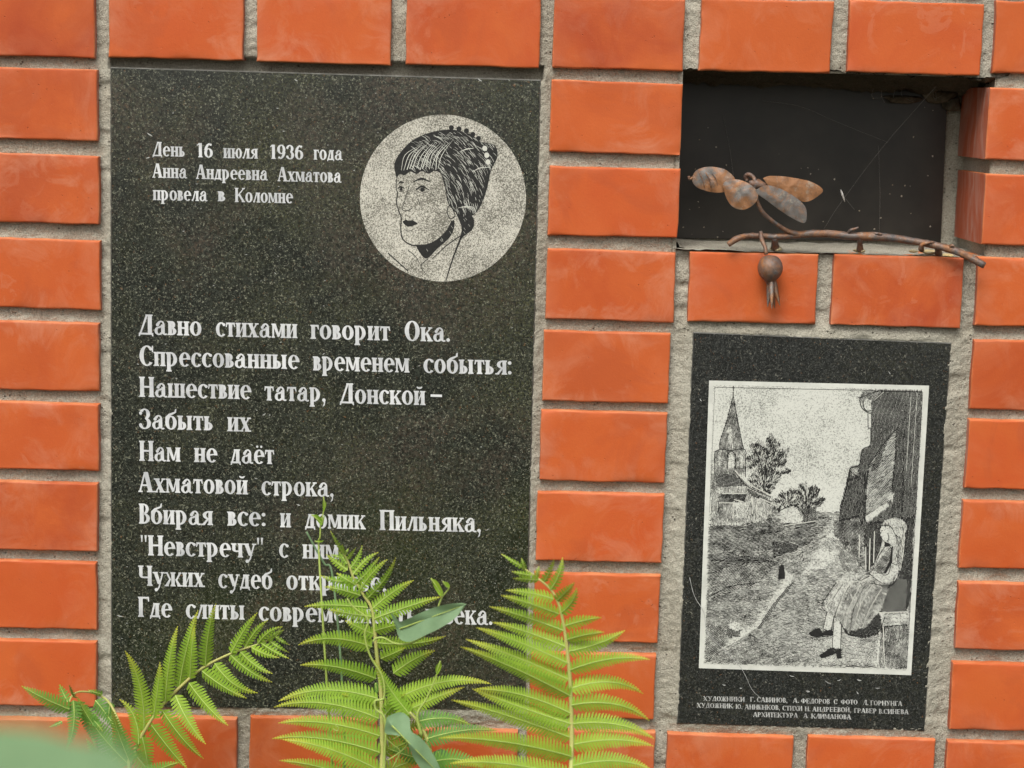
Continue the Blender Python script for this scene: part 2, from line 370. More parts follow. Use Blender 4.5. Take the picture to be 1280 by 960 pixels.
I, J = np.meshgrid(np.arange(nx-1), np.arange(nz-1)); keep = ~((cxm[I] > NX0) & (cxm[I] < NX1) & (czm[J] > NZ0) & (czm[J] < NZ1))
I = I[keep]; J = J[keep]; Q = np.stack([J*nx+I, J*nx+I+1, (J+1)*nx+I+1, (J+1)*nx+I], 1)
me = bpy.data.meshes.new('mortar'); me.vertices.add(nx*nz); me.vertices.foreach_set('co', np.stack([X, Yd, Z], -1).reshape(-1))
me.loops.add(Q.size); me.loops.foreach_set('vertex_index', Q.reshape(-1)); me.polygons.add(len(Q))
me.polygons.foreach_set('loop_start', np.arange(0, Q.size, 4)); me.polygons.foreach_set('loop_total', np.full(len(Q), 4)); me.polygons.foreach_set('use_smooth', np.ones(len(Q), bool)); me.update(calc_edges=True)
link('mortar', me, wall, [MORTAR])
# niche lining: sill, right cheek, soffit and back bed, all lumpy mortar
def lumpy(name, P00, P10, P11, P01, nu, nv, amp, seed, mat, nrm, parent=wall):
    P = [np.array(p, float) for p in (P00, P10, P11, P01)]; nrm = np.array(nrm, float)
    U, Vv = np.meshgrid(np.linspace(0, 1, nu), np.linspace(0, 1, nv))
    G = (P[0]*((1-U)*(1-Vv))[..., None] + P[1]*(U*(1-Vv))[..., None] + P[2]*(U*Vv)[..., None] + P[3]*((1-U)*Vv)[..., None])
    su = np.linalg.norm(P[1]-P[0]); sv = np.linalg.norm(P[3]-P[0])
    h = vnoise(U*su*60+50, Vv*sv*60+50, seed)-.5 + .5*(vnoise(U*su*180+50, Vv*sv*180+50, seed+1)-.5)+ .3*(vnoise(U*su*420+50, Vv*sv*420+50, seed+2)-.5)
    G = G + nrm*(amp*h)[..., None]
    F = [(j*nu+i, j*nu+i+1, (j+1)*nu+i+1, (j+1)*nu+i) for j in range(nv-1) for i in range(nu-1)]
    return mesh(name, G.reshape(-1, 3), F, [mat], parent, True)
D = .122
zs0 = W(1030, 314.8)[2]
lumpy('niche_sill', (NX0-.0015, .0022, zs0-.0012), (NX1+.012, .0022, zs0-.0014), (NX1+.012, D, zs0+.0005), (NX0-.0015, D, zs0-.0003), 220, 80, .0016, 21, MORTAR, (0, 0, 1))
lumpy('niche_cheek', (NX1+.001, .007, NZ0-.01), (NX1+.001, D, NZ0-.01), (NX1+.001, D, NZ1+.01), (NX1+.001, .007, NZ1+.01), 60, 90, .0016, 24, MORTAR, (1, 0, 0))
lumpy('niche_cheek', (NX0-.004, .006, NZ0-.01), (NX0-.004, D, NZ0-.01), (NX0-.004, D, NZ1+.01), (NX0-.004, .006, NZ1+.01), 40, 60, .0016, 25, MORTAR, (1, 0, 0))
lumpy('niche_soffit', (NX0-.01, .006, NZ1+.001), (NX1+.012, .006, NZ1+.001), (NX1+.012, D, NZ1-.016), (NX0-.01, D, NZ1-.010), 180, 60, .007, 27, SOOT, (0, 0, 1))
lumpy('niche_back_bed', (NX0-.02, D-.001, NZ0-.01), (NX1+.015, D-.001, NZ0-.01), (NX1+.015, D-.001, NZ1+.012), (NX0-.02, D-.001, NZ1+.012), 150, 90, .0024, 30, MORTAR, (0, 1, 0))
# rounded fillet of mortar at the left end of the sill
V, Fc = [], []
for i in range(17):
    t = i/16
    for j in range(13):
        a = j/12*math.pi/2; R_ = .013
        V.append((NX0-.0008+R_*(1-math.sin(a))+.0007*math.sin(i*2.3+j), .012+t*.10, zs0-.002+R_*(1-math.cos(a))+.0006*math.cos(i*1.7+j*2)))
for i in range(16):
    for j in range(12): Fc.append((i*13+j, i*13+j+1, (i+1)*13+j+1, (i+1)*13+j))
mesh('mortar_fillet', V, Fc, [MORTAR], wall, True)
# dark sheet closing the niche
DP = .1165
def slab(name, quad, y0, y1, mats, parent, bev=.0006):
    """quad: four wall points TL TR BR BL; front at y0, back at y1, arrises cut at 45 degrees"""
    q = [Vector((p[0], 0, p[2])) for p in quad]; c = sum(q, Vector())/4
    V = []; 
    for y, s in ((y0, bev), (y0+bev, 0), (y1, 0)):
        for p in q:
            d = (c-p); d = Vector((math.copysign(s, d.x), 0, math.copysign(s, d.z))); V.append((p.x+d.x, y, p.z+d.z))
    F = [(3, 2, 1, 0)]; mi = [0]
    for k_ in (0, 4):
        for i in range(4): F.append((k_+i, k_+(i+1) % 4, k_+4+(i+1) % 4, k_+4+i)); mi.append(1)
    F.append((8, 9, 10, 11)); mi.append(1)
    return mesh(name, V, F, mats, parent, False, mi)
slab('niche_sheet', [W(800, 84, DP), W(1186, 84, DP), W(1176, 303, DP), W(800, 297, DP)], DP, DP+.003, [STEEL, STEEL], wall, .0004)

# ------------------------------------------------------------------ flat art helpers (engraved marks standing a hair proud of the stone)
class Art:
    def __init__(s): s.V = []; s.F = []; s.n = 0; s.z = 0
    def poly(s, pts, d, order=True):
        p = np.array(pts, float); s.z = (s.z+1) % 23
        P = W(p[:, 0], p[:, 1], np.full(len(p), d-.000004*s.z)); s.V.append(P); s.F.append(tuple(range(s.n, s.n+len(p)))); s.n += len(p)
    def ribbon(s, pts, w0, w1=None, d=0.0, wm=None):
        p = np.array(pts, float); n = len(p); w1 = w0 if w1 is None else w1; t = np.linspace(0, 1, n)
        ww = w0+(w1-w0)*t if wm is None else np.interp(t, [0, .5, 1], [w0, wm, w1])
        tg = np.gradient(p, axis=0); tg /= np.linalg.norm(tg, axis=1)[:, None]+1e-9; nr = np.stack([-tg[:, 1], tg[:, 0]], 1)
        s.z = (s.z+1) % 23
        L = p+nr*ww[:, None]/2; R = p-nr*ww[:, None]/2; A = np.concatenate([L, R])
        s.V.append(W(A[:, 0], A[:, 1], np.full(2*n, d-.000004*s.z)))
        s.F += [(s.n+i, s.n+i+1, s.n+n+i+1, s.n+n+i) for i in range(n-1)]; s.n += 2*n
    def ngon(s, pts, d): s.poly(pts, d)
    def out(s, name, mat, parent, kind=None):
        o = mesh(name, np.concatenate(s.V), s.F, [mat], parent)
        if kind: o['kind'] = kind
        return o
def smooth_line(pts, n=5):
    p = [np.array(q, float) for q in pts]; p = [2*p[0]-p[1]]+p+[2*p[-1]-p[-2]]; out = []
    for i in range(1, len(p)-2):
        for k_ in range(n):
            t = k_/n; out.append(.5*((2*p[i])+(-p[i-1]+p[i+1])*t+(2*p[i-1]-5*p[i]+4*p[i+1]-p[i+2])*t*t+(-p[i-1]+3*p[i]-3*p[i+1]+p[i+2])*t**3))
    out.append(p[-2]); return np.array(out)

# ------------------------------------------------------------------ lettering: a condensed bold serif drawn glyph by glyph
def rect(x0, y0, x1, y1): return [(x0, y0), (x1, y0), (x1, y1), (x0, y1)]
def ring(cx, cy, rx, ry, tx, ty, a0=0, a1=360, n=22):
    o = []; A = np.radians(np.linspace(a0, a1, n+1))
    for a, c in zip(A[:-1], A[1:]):
        o.append([(cx+rx*math.cos(a), cy+ry*math.sin(a)), (cx+rx*math.cos(c), cy+ry*math.sin(c)), (cx+(rx-tx)*math.cos(c), cy+(ry-ty)*math.sin(c)), (cx+(rx-tx)*math.cos(a), cy+(ry-ty)*math.sin(a))])
    return o
def disc(cx, cy, r): return [[(cx+r*math.cos(a), cy+r*math.sin(a)) for a in np.linspace(0, 2*math.pi, 13)[:-1]]]
def diag(x0, y0, x1, y1, w0): return [[(x0, y0), (x0+w0, y0), (x1+w0, y1), (x1, y1)]]
def stem(x, y0, y1, w0, b0='lr', t='lr', e=5, s=7):
    o = [rect(x, y0, x+w0, y1)]
    if b0: o.append([(x-(e if 'l' in b0 else 0), y0), (x+w0+(e if 'r' in b0 else 0), y0), (x+w0+(e-1 if 'r' in b0 else 0), y0+s-2), (x+w0, y0+s+3), (x, y0+s+3), (x-(e-1 if 'l' in b0 else 0), y0+s-2)])
    if t: o.append([(x-(e-1 if 'l' in t else 0), y1-s+2), (x, y1-s-3), (x+w0, y1-s-3), (x+w0+(e-1 if 'r' in t else 0), y1-s+2), (x+w0+(e if 'r' in t else 0), y1), (x-(e if 'l' in t else 0), y1)])
    return o
def glyph(ch):
    low = ch.islower() or not ch.isalpha(); H = 70 if low else 100; S = 18 if low else 20; T = 7
    c = ch.lower(); C = 14 if low else 27; e = 5; x2 = e+S+C; Wd = x2+S+e
    st = lambda x, **k_: stem(x, 0, H, S, **k_)
    if c == 'н': return Wd, st(e)+st(x2)+[rect(e+S, H*.46, x2, H*.46+9)]
    if c in 'ий':
        g = st(e)+st(x2)+[[(e+S, 12), (e+S, 24 if low else 30), (x2, H-12), (x2, H-26 if low else H-32)]]
        if c == 'й': g += ring((x2+S+e)/2, H+22, 15, 13, 6, 9, 190, 350, 10)
        return Wd, g
    if c == 'п': return Wd, st(e, t='l')+st(x2, t='r')+[rect(e+S, H-9, x2, H)]
    if c == 'ш': x3 = x2+S+C-3; return x3+S+e, st(e, b0='l')+st(x2, b0='')+st(x3, b0='r')+[rect(e+S, 0, x2, 8), rect(x2+S, 0, x3, 8)]
    if c == 'ц': return Wd, st(e, b0='l')+st(x2, b0='')+[rect(e+S, 0, x2, 8)]
    if c == 'т':
        w2 = 50 if low else 66; m = (w2-S)/2
        return w2, stem(m, 0, H-8, S, t='')+[rect(2, H-9, w2-2, H), [(0, H-22), (5, H-22), (9, H-9), (2, H-9)], [(w2, H-22), (w2-5, H-22), (w2-9, H-9), (w2-2, H-9)]]
    if c == 'г': w2 = 42 if low else 58; return w2, st(e, t='l')+[rect(e+S, H-9, w2-1, H), [(w2, H-23), (w2-5, H-23), (w2-9, H-9), (w2-1, H-9)]]
    if c in 'оэ' or (c == 'с') or c in 'её' and low:
        rx = 28 if low else 37; ry = H/2+1; tx = 18 if low else 21; cx = rx+2; cy = H/2
        if c == 'о': return 2*rx+4, ring(cx, cy, rx, ry, tx, 7)
        if c == 'с': return 2*rx-4, ring(cx, cy, rx, ry, tx, 7, 52, 318)+disc(cx+rx*.52, cy+ry*.66, 7.5 if low else 8)+([] if low else [rect(cx+rx*.66, H*.68, cx+rx*.66+6, H)])
        g = ring(cx, cy, rx, ry, tx, 7, -12+12, 315)+[[(cx-rx+tx-3, cy-2), (cx+rx-1, cy+4), (cx+rx-1, cy+10), (cx-rx+tx-3, cy+5)]]
        if c == 'ё': g += disc(cx-10, H+15, 6)+disc(cx+11, H+15, 6)
        return 2*rx+2, g
    if c in 'её': return 68, st(e, b0='l', t='l')+[rect(e+S, H-8, 60, H), rect(e+S, 0, 62, 8), rect(e+S, H*.47, 52, H*.47+8), rect(56, H-24, 61, H-8), rect(58, 8, 63, 26), rect(48, H*.36, 53, H*.64)]
    if c == 'а' and low:
        return 63, stem(34, 6, 52, S, b0='', t='')+ring(36, 50, 23, 21, 15, 7, 90, 165, 8)+ring(33, 49, 19, 22, 10, 7, 0, 95, 8)+disc(17, 50, 8)+ring(24, 20, 22, 21, 15, 7, 60, 330, 16)+[[(26, 36), (36, 39), (36, 46), (24, 43)]]+ring(54, 12, 12, 13, 6, 8, 180, 320, 8)+[rect(42, 3, 52, 12)]
    if c == 'а': return 78, diag(3, 0, 30, 100, 9)+diag(52, 0, 28, 100, 22)+[rect(14, 30, 58, 39), rect(0, 0, 22, 7), rect(44, 0, 80, 7)]
    if c == 'в':
        rx = 21 if low else 30; h1 = H*.47
        return e+S+rx+2, stem(e, 0, H, S, 'l', 'l')+ring(e+S-2, H-(H-h1)/2, rx-3, (H-h1)/2, 15, 7, -90, 90, 12)+ring(e+S-2, h1/2+3, rx+2, h1/2+3, 17, 7, -90, 90, 12)
    if c == 'б' and low:
        return 60, ring(30, 34, 28, 35, 18, 7)+[[(3, 38), (3, 62), (20, 78), (26, 66), (17, 56), (16, 40)], [(8, 66), (20, 78), (52, 90), (56, 84), (30, 70), (14, 62)], [(47, 86), (56, 84), (57, 104), (50, 100)]]
    if c == 'б': return 70, st(e, t='l')+[rect(e+S, H-8, 58, H), rect(55, H-24, 60, H-8)]+ring(e+S, 29, 36, 29, 19, 8, -90, 90, 12)
    if c in 'ьы':
        g = stem(e, 0, H, S, 'l', 'lr')+ring(e+S-2, H*.29, 22, H*.29, 16, 7, -90, 90, 12)
        return (50, g) if c == 'ь' else (50+S+8, g+stem(50, 0, H, S))
    if c == 'з':
        k2 = H/100; w2 = 30 if low else 33
        return w2*2-4, ring(w2-4, H*.74, w2-6, H*.27, 18, 7, -80, 150, 14)+ring(w2-4, H*.28, w2-2, H*.29, 19, 7, 210, 440, 14)+disc(10, H*.78, 8)+disc(9, H*.2, 8)
    if c == 'р':
        if low: return 62, stem(e, -26, H-3, S, t='l')+ring(e+S-2, 35, 34, 36, 18, 7, -90, 90, 14)+[rect(e-4, H-7, e+S, H)]
        return 66, stem(e, 0, H, S, t='l')+ring(e+S, 70, 34, 30, 18, 8, -90, 90, 14)
    if c == 'у':
        if low: return 62, diag(4, 70, 26, 10, 19)+[[(50, 70), (58, 70), (36, -8), (24, -24), (22, -14), (30, -4)]]+disc(18, -18, 8.5)+[rect(0, 63, 27, 70), rect(43, 63, 64, 70)]
        return 74, diag(4, 100, 30, 34, 22)+[[(60, 100), (68, 100), (42, 14), (28, 0), (24, 10), (34, 22)]]+disc(20, 9, 9)+[rect(0, 93, 30, 100), rect(52, 93, 74, 100)]
    if c == 'х':
        w2 = 60 if low else 78; m = w2-22-4
        return w2, diag(4, H, m, 0, 20)+diag(w2-14, H, 6, 0, 8)+[rect(0, 0, 20, 7), rect(m-5, 0, w2, 7), rect(0, H-7, 30, H), rect(w2-20, H-7, w2-1, H)]
    if c == 'ж': return 92, st(36)+diag(6, H, 26, H*.45, 10)+diag(80, H, 58, H*.45, 10)+[[(34, H*.5), (24, H*.5), (3, 3), (20, 3)], [(56, H*.5), (66, H*.5), (88, 3), (70, 3)], rect(0, 0, 22, 7), rect(68, 0, 92, 7), rect(2, H-7, 18, H), rect(74, H-7, 90, H)]
    if c == 'к':
        w2 = 60 if low else 80
        return w2, st(e)+[[(e+S, H*.38), (e+S, H*.52), (w2-15, H-4), (w2-5, H-4)], [(e+S+4, H*.50), (e+S+13, H*.62), (w2-1, 3), (w2-21, 3)], rect(w2-26, 0, w2+1, 7), rect(w2-22, H-7, w2-1, H)]
    if c == 'л': x2 = 34 if low else 46; return x2+S+e, st(x2, t='lr')+[[(x2-8, H), (x2+2, H), (14, 4), (5, 2)], rect(x2-12, H-7, x2, H)]+disc(8, 6, 7)
    if c == 'д':
        x2 = 30 if low else 46; k2 = 0
        return x2+S+9, [rect(x2, 0, x2+S, H)]+[[(x2-8, H), (x2+2, H), (14, 5), (5, 5)], rect(x2-11, H-7, x2+S+4, H), rect(2, 0, x2+S+6, 9), [(1, -8), (7, -8), (11, 2), (3, 6)], [(x2+S+7, -8), (x2+S+1, -8), (x2+S-3, 2), (x2+S+5, 6)]]
    if c == 'м':
        x3 = 52 if low else 66; m = (e+x3+S)/2
        return x3+S+e, stem(e, 0, H, 9, t='l')+st(x3)+[[(e, H), (e+18, H), (m+6, 8), (m-5, 4)], [(x3, H), (x3+6, H), (m+6, 8), (m-3, 4)]]
    if c == 'ч': return Wd-1, stem(x2-1, 0, H, S)+[rect(e, H*.55, e+S-2, H), rect(e-5, H-7, e+S+3, H)]+ring(e+20, H*.56, 20, H*.18, 17, 8, 180, 275, 8)+[rect(e+18, H*.38, x2, H*.38+8)]
    if c == 'я':
        x2 = 36 if low else 48
        return x2+S+e, stem(x2, 0, H, S, t='r')+ring(x2+2, H*.70, x2-6, H*.30, 17, 7, 90, 270, 12)+[[(x2-8, H*.44), (x2+3, H*.44), (19, 3), (5, 3)], rect(0, 0, 19, 7)]
    if c == 'ю': r2 = 24 if low else 32; cx = e+S+9+r2; return cx+r2+2, st(e)+ring(cx, H/2, r2, H/2+1, 16, 7)+[rect(e+S, H*.46, cx-r2+4, H*.46+8)]
    if c == 'ф': return 96, stem(38, 0, H, 20)+ring(32, H*.52, 30, H*.30, 18, 8)+ring(64, H*.52, 30, H*.30, 18, 8)
    if c == '1': return 46, stem(14, 0, 100, 20, t='')+[[(14, 100), (14, 88), (2, 80), (2, 86)]]
    if c == '6': return 60, ring(30, 32, 28, 33, 18, 7)+ring(44, 44, 42, 58, 19, 8, 100, 175, 12)+disc(44, 90, 8)
    if c == '9': return 60, ring(30, 68, 28, 33, 18, 7)+ring(16, 56, 42, 58, 19, 8, -80, -5, 12)+disc(16, 10, 8)
    if c == '3': return 58, ring(27, 74, 25, 27, 18, 7, -80, 150, 14)+ring(27, 28, 28, 29, 19, 7, 210, 440, 14)+disc(10, 80, 8)+disc(9, 18, 8)
    if c == '.': return 22, disc(11, 9, 9)
    if c == ':': return 22, disc(11, 10, 9)+disc(11, 58, 9)
    if c == ',': return 24, disc(11, 8, 9)+[[(19, 10), (15, -18), (4, -26), (6, -20), (11, -8), (10, 0)]]
    if c == '-': return 50, [rect(4, 32, 46, 44)]
    if c == '"': return 38, [[(4, 100), (15, 100), (12, 66), (8, 66)], [(23, 100), (34, 100), (31, 66), (27, 66)]]
    raise ValueError(ch)
def put_line(words, cap, d, mat, parent, slope=.0225, track=1.2, name='inscription_line', lab=None, fat=0):
    """words: (text, left x, right x, baseline y at left x) in photo pixels"""
    A = Art()
    for txt, xl, xr, yb in words:
        x = 0; gl = []
        for ch in txt:
            a, g = glyph(ch); gl.append((x, g)); x += a+track
        sc = (xr-xl)/(x-track); cs = cap/100
        for gx, g in gl:
            for q in g:
                pts = [(xl+(gx+px_)*sc-(py_*cs)*.012, yb+((gx+px_)*sc)*slope-py_*cs) for px_, py_ in q]
                pts = np.array(pts); a2 = 0
                for i in range(len(pts)): a2 += pts[i-1][0]*pts[i][1]-pts[i][0]*pts[i-1][1]
                if a2 > 0: pts = pts[::-1]
                A.poly(pts, d)
    o = A.out(name, mat, parent)
    if lab: o['label'] = lab
    return o

# ------------------------------------------------------------------ large plaque
Y1 = .0046
P1 = empty('granite_plaque', tuple(W(397, 886, .02)))
tag(P1, 'large black-green granite plaque with white verses and a round engraved portrait of a woman', 'plaque')
slab('slab', [W(137.5, 83.5, Y1), W(676.5, 99.5, Y1), W(656.5, 888, Y1), (W(138.5, 885, Y1))], Y1, Y1+.03, [GRAN, EDGE], P1, .0011)
TD = Y1-.00012
body = [
 ([('Давно', 173, 252.5, 418), ('стихами', 269.5, 372, 420.5), ('говорит', 388, 488, 423.5), ('Ока.', 505.5, 563, 426)], 'first verse line'),
 ([('Спрессованные', 174, 374.5, 457), ('временем', 391, 512, 463), ('событья:', 529, 640, 466)], ''),
 ([('Нашествие', 174, 314.5, 496), ('татар,', 330.5, 408, 500.5), ('Донской', 424.5, 532, 504), ('-', 537, 554, 504)], ''),
 ([('Забыть', 173.5, 267.5, 536), ('их', 284, 314, 539)], ''),
 ([('Нам', 174, 226, 576), ('не', 242.5, 272, 577.5), ('даёт', 288, 343, 579)], ''),
 ([('Ахматовой', 173, 310, 615), ('строка,', 326.5, 418, 619)], ''),
 ([('Вбирая', 173.5, 266.5, 654.5), ('все:', 284, 332.5, 657), ('и', 350, 364, 659), ('домик', 381, 457, 660), ('Пильняка,', 474.5, 602, 662.5)], ''),
 ([('"Невстречу"', 175, 330, 694), ('с', 348.5, 361, 697), ('ним,', 378, 430, 698)], ''),
 ([('Чужих', 173, 256, 732), ('судеб', 272.5, 341, 735), ('открытье,', 357.5, 484, 737)], ''),
 ([('Где', 172.5, 215.5, 771), ('слиты', 232, 306.5, 773), ('современность', 323, 521, 776), ('и', 532, 546, 779), ('века.', 556, 616, 780)], '')]
for i, (ws, _) in enumerate(body): put_line(ws, 25.2, TD, LETTER, P1)
for ws in ([('День', 190.5, 232, 195), ('16', 246, 266.5, 196.5), ('июля', 279, 322.5, 197.5), ('1936', 337.5, 379.5, 198.5), ('года', 392, 428.5, 199.5)],
           [('Анна', 190.5, 234, 222), ('Андреевна', 245, 335, 223.5), ('Ахматова', 347, 427, 226.5)],
           [('провела', 191, 259.5, 250), ('в', 272, 282, 251.5), ('Коломне', 293.5, 366.5, 252.5)]):
    put_line(ws, 17.8, TD, LETTER, P1)
# portrait medallion
cu, cv, cr = 553.7, 247.6, 103.8
A = Art(); A.poly([(cu+cr*math.cos(a), cv+cr*1.005*math.sin(a)) for a in np.linspace(0, -2*math.pi, 97)[:-1]], Y1-.0001); A.out('medallion', DISC, P1)
def mz(x, y): return (440+x/4, 130+y/4)
def MZ(pts): return [mz(*p) for p in pts]
def inside(px_, py_, poly):
    x, y = np.asarray(px_), np.asarray(py_); r_ = np.zeros(x.shape, bool); n = len(poly)
    for i in range(n):
        x1, y1 = poly[i]; x2, y2 = poly[i-1]
        if y1 == y2: continue
        c = ((y1 > y) != (y2 > y)) & (x < (x2-x1)*(y-y1)/(y2-y1)+x1); r_ ^= c
    return r_
hair = smooth_line(MZ([(222, 372), (212, 300), (250, 232), (318, 172), (410, 138), (500, 128), (590, 150), (650, 190), (712, 205), (728, 262), (696, 330), (676, 420), (648, 500), (612, 552), (560, 566), (515, 540), (480, 495), (466, 425), (452, 372), (440, 345), (412, 334), (384, 348), (350, 336), (322, 350), (292, 338), (262, 356), (240, 350), (222, 372)]), 6)
nape = smooth_line(MZ([(520, 545), (600, 560), (606, 620), (560, 660), (535, 685), (548, 620), (520, 545)]), 5)
neck = smooth_line(MZ([(318, 705), (400, 695), (470, 640), (505, 580), (512, 610), (490, 665), (430, 720), (375, 772), (340, 745), (318, 705)]), 5)
A = Art(); hd = Y1-.00025
def fan(Ar, poly, d):
    p = np.array(poly); 
    if np.allclose(p[0], p[-1]): p = p[:-1]
    a2 = np.sum(np.roll(p[:, 0], 1)*p[:, 1]-p[:, 0]*np.roll(p[:, 1], 1))
    Ar.poly(p[::-1] if a2 > 0 else p, d)
fan(A, hair, hd); fan(A, nape, hd); fan(A, neck, hd)
def ln(pts, w0=.7, w1=.4, wm=None): A.ribbon(smooth_line(MZ(pts), 5), w0*1.5, w1*1.5, hd, wm and wm*1.5)
# a plain woman's face turned to the left, both eyes seen
ln([(224, 372), (220, 415), (228, 450), (222, 490), (232, 530), (246, 570), (244, 620), (252, 672), (290, 702), (345, 708), (410, 690), (470, 640), (500, 585)], .7, 1.2)
ln([(232, 398), (246, 390), (264, 396)], .8, .4, 1.5); ln([(308, 388), (350, 374), (396, 392)], .8, .4, 1.9)
ln([(228, 424), (244, 414), (264, 424)], .6, .4, 1.5); ln([(232, 434), (246, 438), (260, 432)], .4, .3)
ln([(318, 430), (350, 412), (388, 432)], .7, .4, 1.8); ln([(326, 438), (352, 446), (380, 438)], .4, .3)
fan(A, MZ([(240, 420), (250, 418), (254, 428), (246, 435), (239, 430)]), hd); fan(A, MZ([(342, 420), (358, 418), (364, 432), (352, 440), (341, 434)]), hd)
ln([(288, 405), (276, 440), (262, 490), (250, 522), (262, 534), (284, 530), (300, 520)], .5, .7)
fan(A, MZ([(252, 588), (268, 578), (282, 584), (300, 580), (330, 596), (300, 612), (276, 612), (262, 602)]), hd); ln([(262, 628), (285, 636), (305, 628)], .5, .3)
ln([(400, 450), (418, 470), (410, 500)], .4, .2); ln([(330, 470), (340, 510), (334, 545)], .4, .2)
ln([(520, 500), (490, 505), (476, 535), (490, 572), (515, 560), (505, 530)], .8, .8)
ln([(380, 775), (360, 790), (345, 815), (370, 850)], .7, .5); ln([(540, 680), (505, 770), (470, 880)], 1.4, .8)
ln([(540, 660), (470, 710), (400, 775)], .8, .5); ln([(280, 730), (320, 765), (345, 812)], .6, .4); ln([(180, 745), (230, 790), (280, 835)], .9, .9)
for x, y in ((497, 118), (535, 124), (572, 134), (604, 152), (632, 172)):
    fan(A, [(440+x/4+3.3*math.cos(a), 130+y/4+3.3*math.sin(a)) for a in np.linspace(0, 6.283, 11)], hd)
A.out('portrait_engraving', INK, P1)
A = Art(); hd = Y1-.00042
for x, y in ((664, 222), (674, 256), (680, 290)): fan(A, [(440+x/4+3.1*math.cos(a), 130+y/4+3.4*math.sin(a)) for a in np.linspace(0, 6.283, 13)], hd)
rr = np.random.RandomState(4)
for i in range(13):      # fringe locks
    t = i/12; x0 = 250+t*175; A.ribbon(smooth_line(MZ([(x0+70+rr.rand()*20, 190+rr.rand()*30-t*20), (x0+20+rr.normal()*5, 255), (x0+6-12*(1-t)+rr.normal()*3, 318+rr.rand()*14)]), 4), .15, rr.uniform(.4, 1.2), hd, rr.uniform(.5, 1.3))
cnt = 0
while cnt < 420:         # cut lines following the swept-back hair
    x, y = rr.uniform(300, 720), rr.uniform(140, 560)
    th = math.radians(20+ (x-300)*.06 + (y-150)*.10)+rr.normal()*.12
    L_ = rr.uniform(14, 46); p = [(x+L_*t*math.cos(th+t*.3), y+L_*t*math.sin(th+t*.3)) for t in (-.5, -.2, .2, .5)]
    q = MZ(p)
    if inside([a[0] for a in q], [a[1] for a in q], hair).all(): A.ribbon(q, .12, .12, hd, rr.uniform(.25, .75)); cnt += 1
for i in range(40):
    x, y = rr.uniform(330, 590), rr.uniform(560, 760); q = MZ([(x, y), (x+8, y+12)])
    if inside([a[0] for a in q], [a[1] for a in q], nape if x > 515 else neck).all(): A.ribbon(q, .3, .3, hd)
for j in range(3): A.ribbon(smooth_line(MZ([(530+j*14, 520), (570+j*12, 512), (600+j*8, 530), (606+j*5, 548)]), 4), .4, .4, hd, .8)
A.ribbon(smooth_line(MZ([(540, 238), (575, 225), (606, 222)]), 3), .4, .6, hd, 1.4); A.ribbon(smooth_line(MZ([(600, 340), (640, 320), (690, 316)]), 3), .4, .4, hd, 1.2)
A.out('portrait_highlights', LIGHTINK, P1, 'stuff')

# ------------------------------------------------------------------ small plaque
Y2 = .0038
P2 = empty('granite_plaque', tuple(W(1000, 910, .02)))
tag(P2, 'small dark grey granite plaque under the niche with a white-bordered engraved village street', 'plaque')
slab('slab', [W(866, 415, Y2), W(1189.5, 428.5, Y2), W(1156, 914.5, Y2), W(846, 905, Y2)], Y2, Y2+.03, [GRAN2, EDGE], P2, .0009)
pq = [(886.4, 475.6), (1161.4, 482), (1139, 844), (873.5, 835.2)]
A = Art(); A.poly(pq, Y2-.0001); A.out('pale_border', FRAMEM, P2)
iq = [(891.5, 481), (1155.5, 487), (1134, 838), (879.5, 830)]
A = Art(); A.poly(iq, Y2-.00022); A.out('engraved_panel', PAPER, P2)
def z5(p): return [(870+x/5.053, 470+y/5.053) for x, y in p]
def z6(p): return [(1020+x/5.053, 470+y/5.053) for x, y in p]
def z7(p): return [(870+x/4.8, 650+y/4.8) for x, y in p]
def z8(p): return [(1010+x/4.573, 640+y/4.573) for x, y in p]
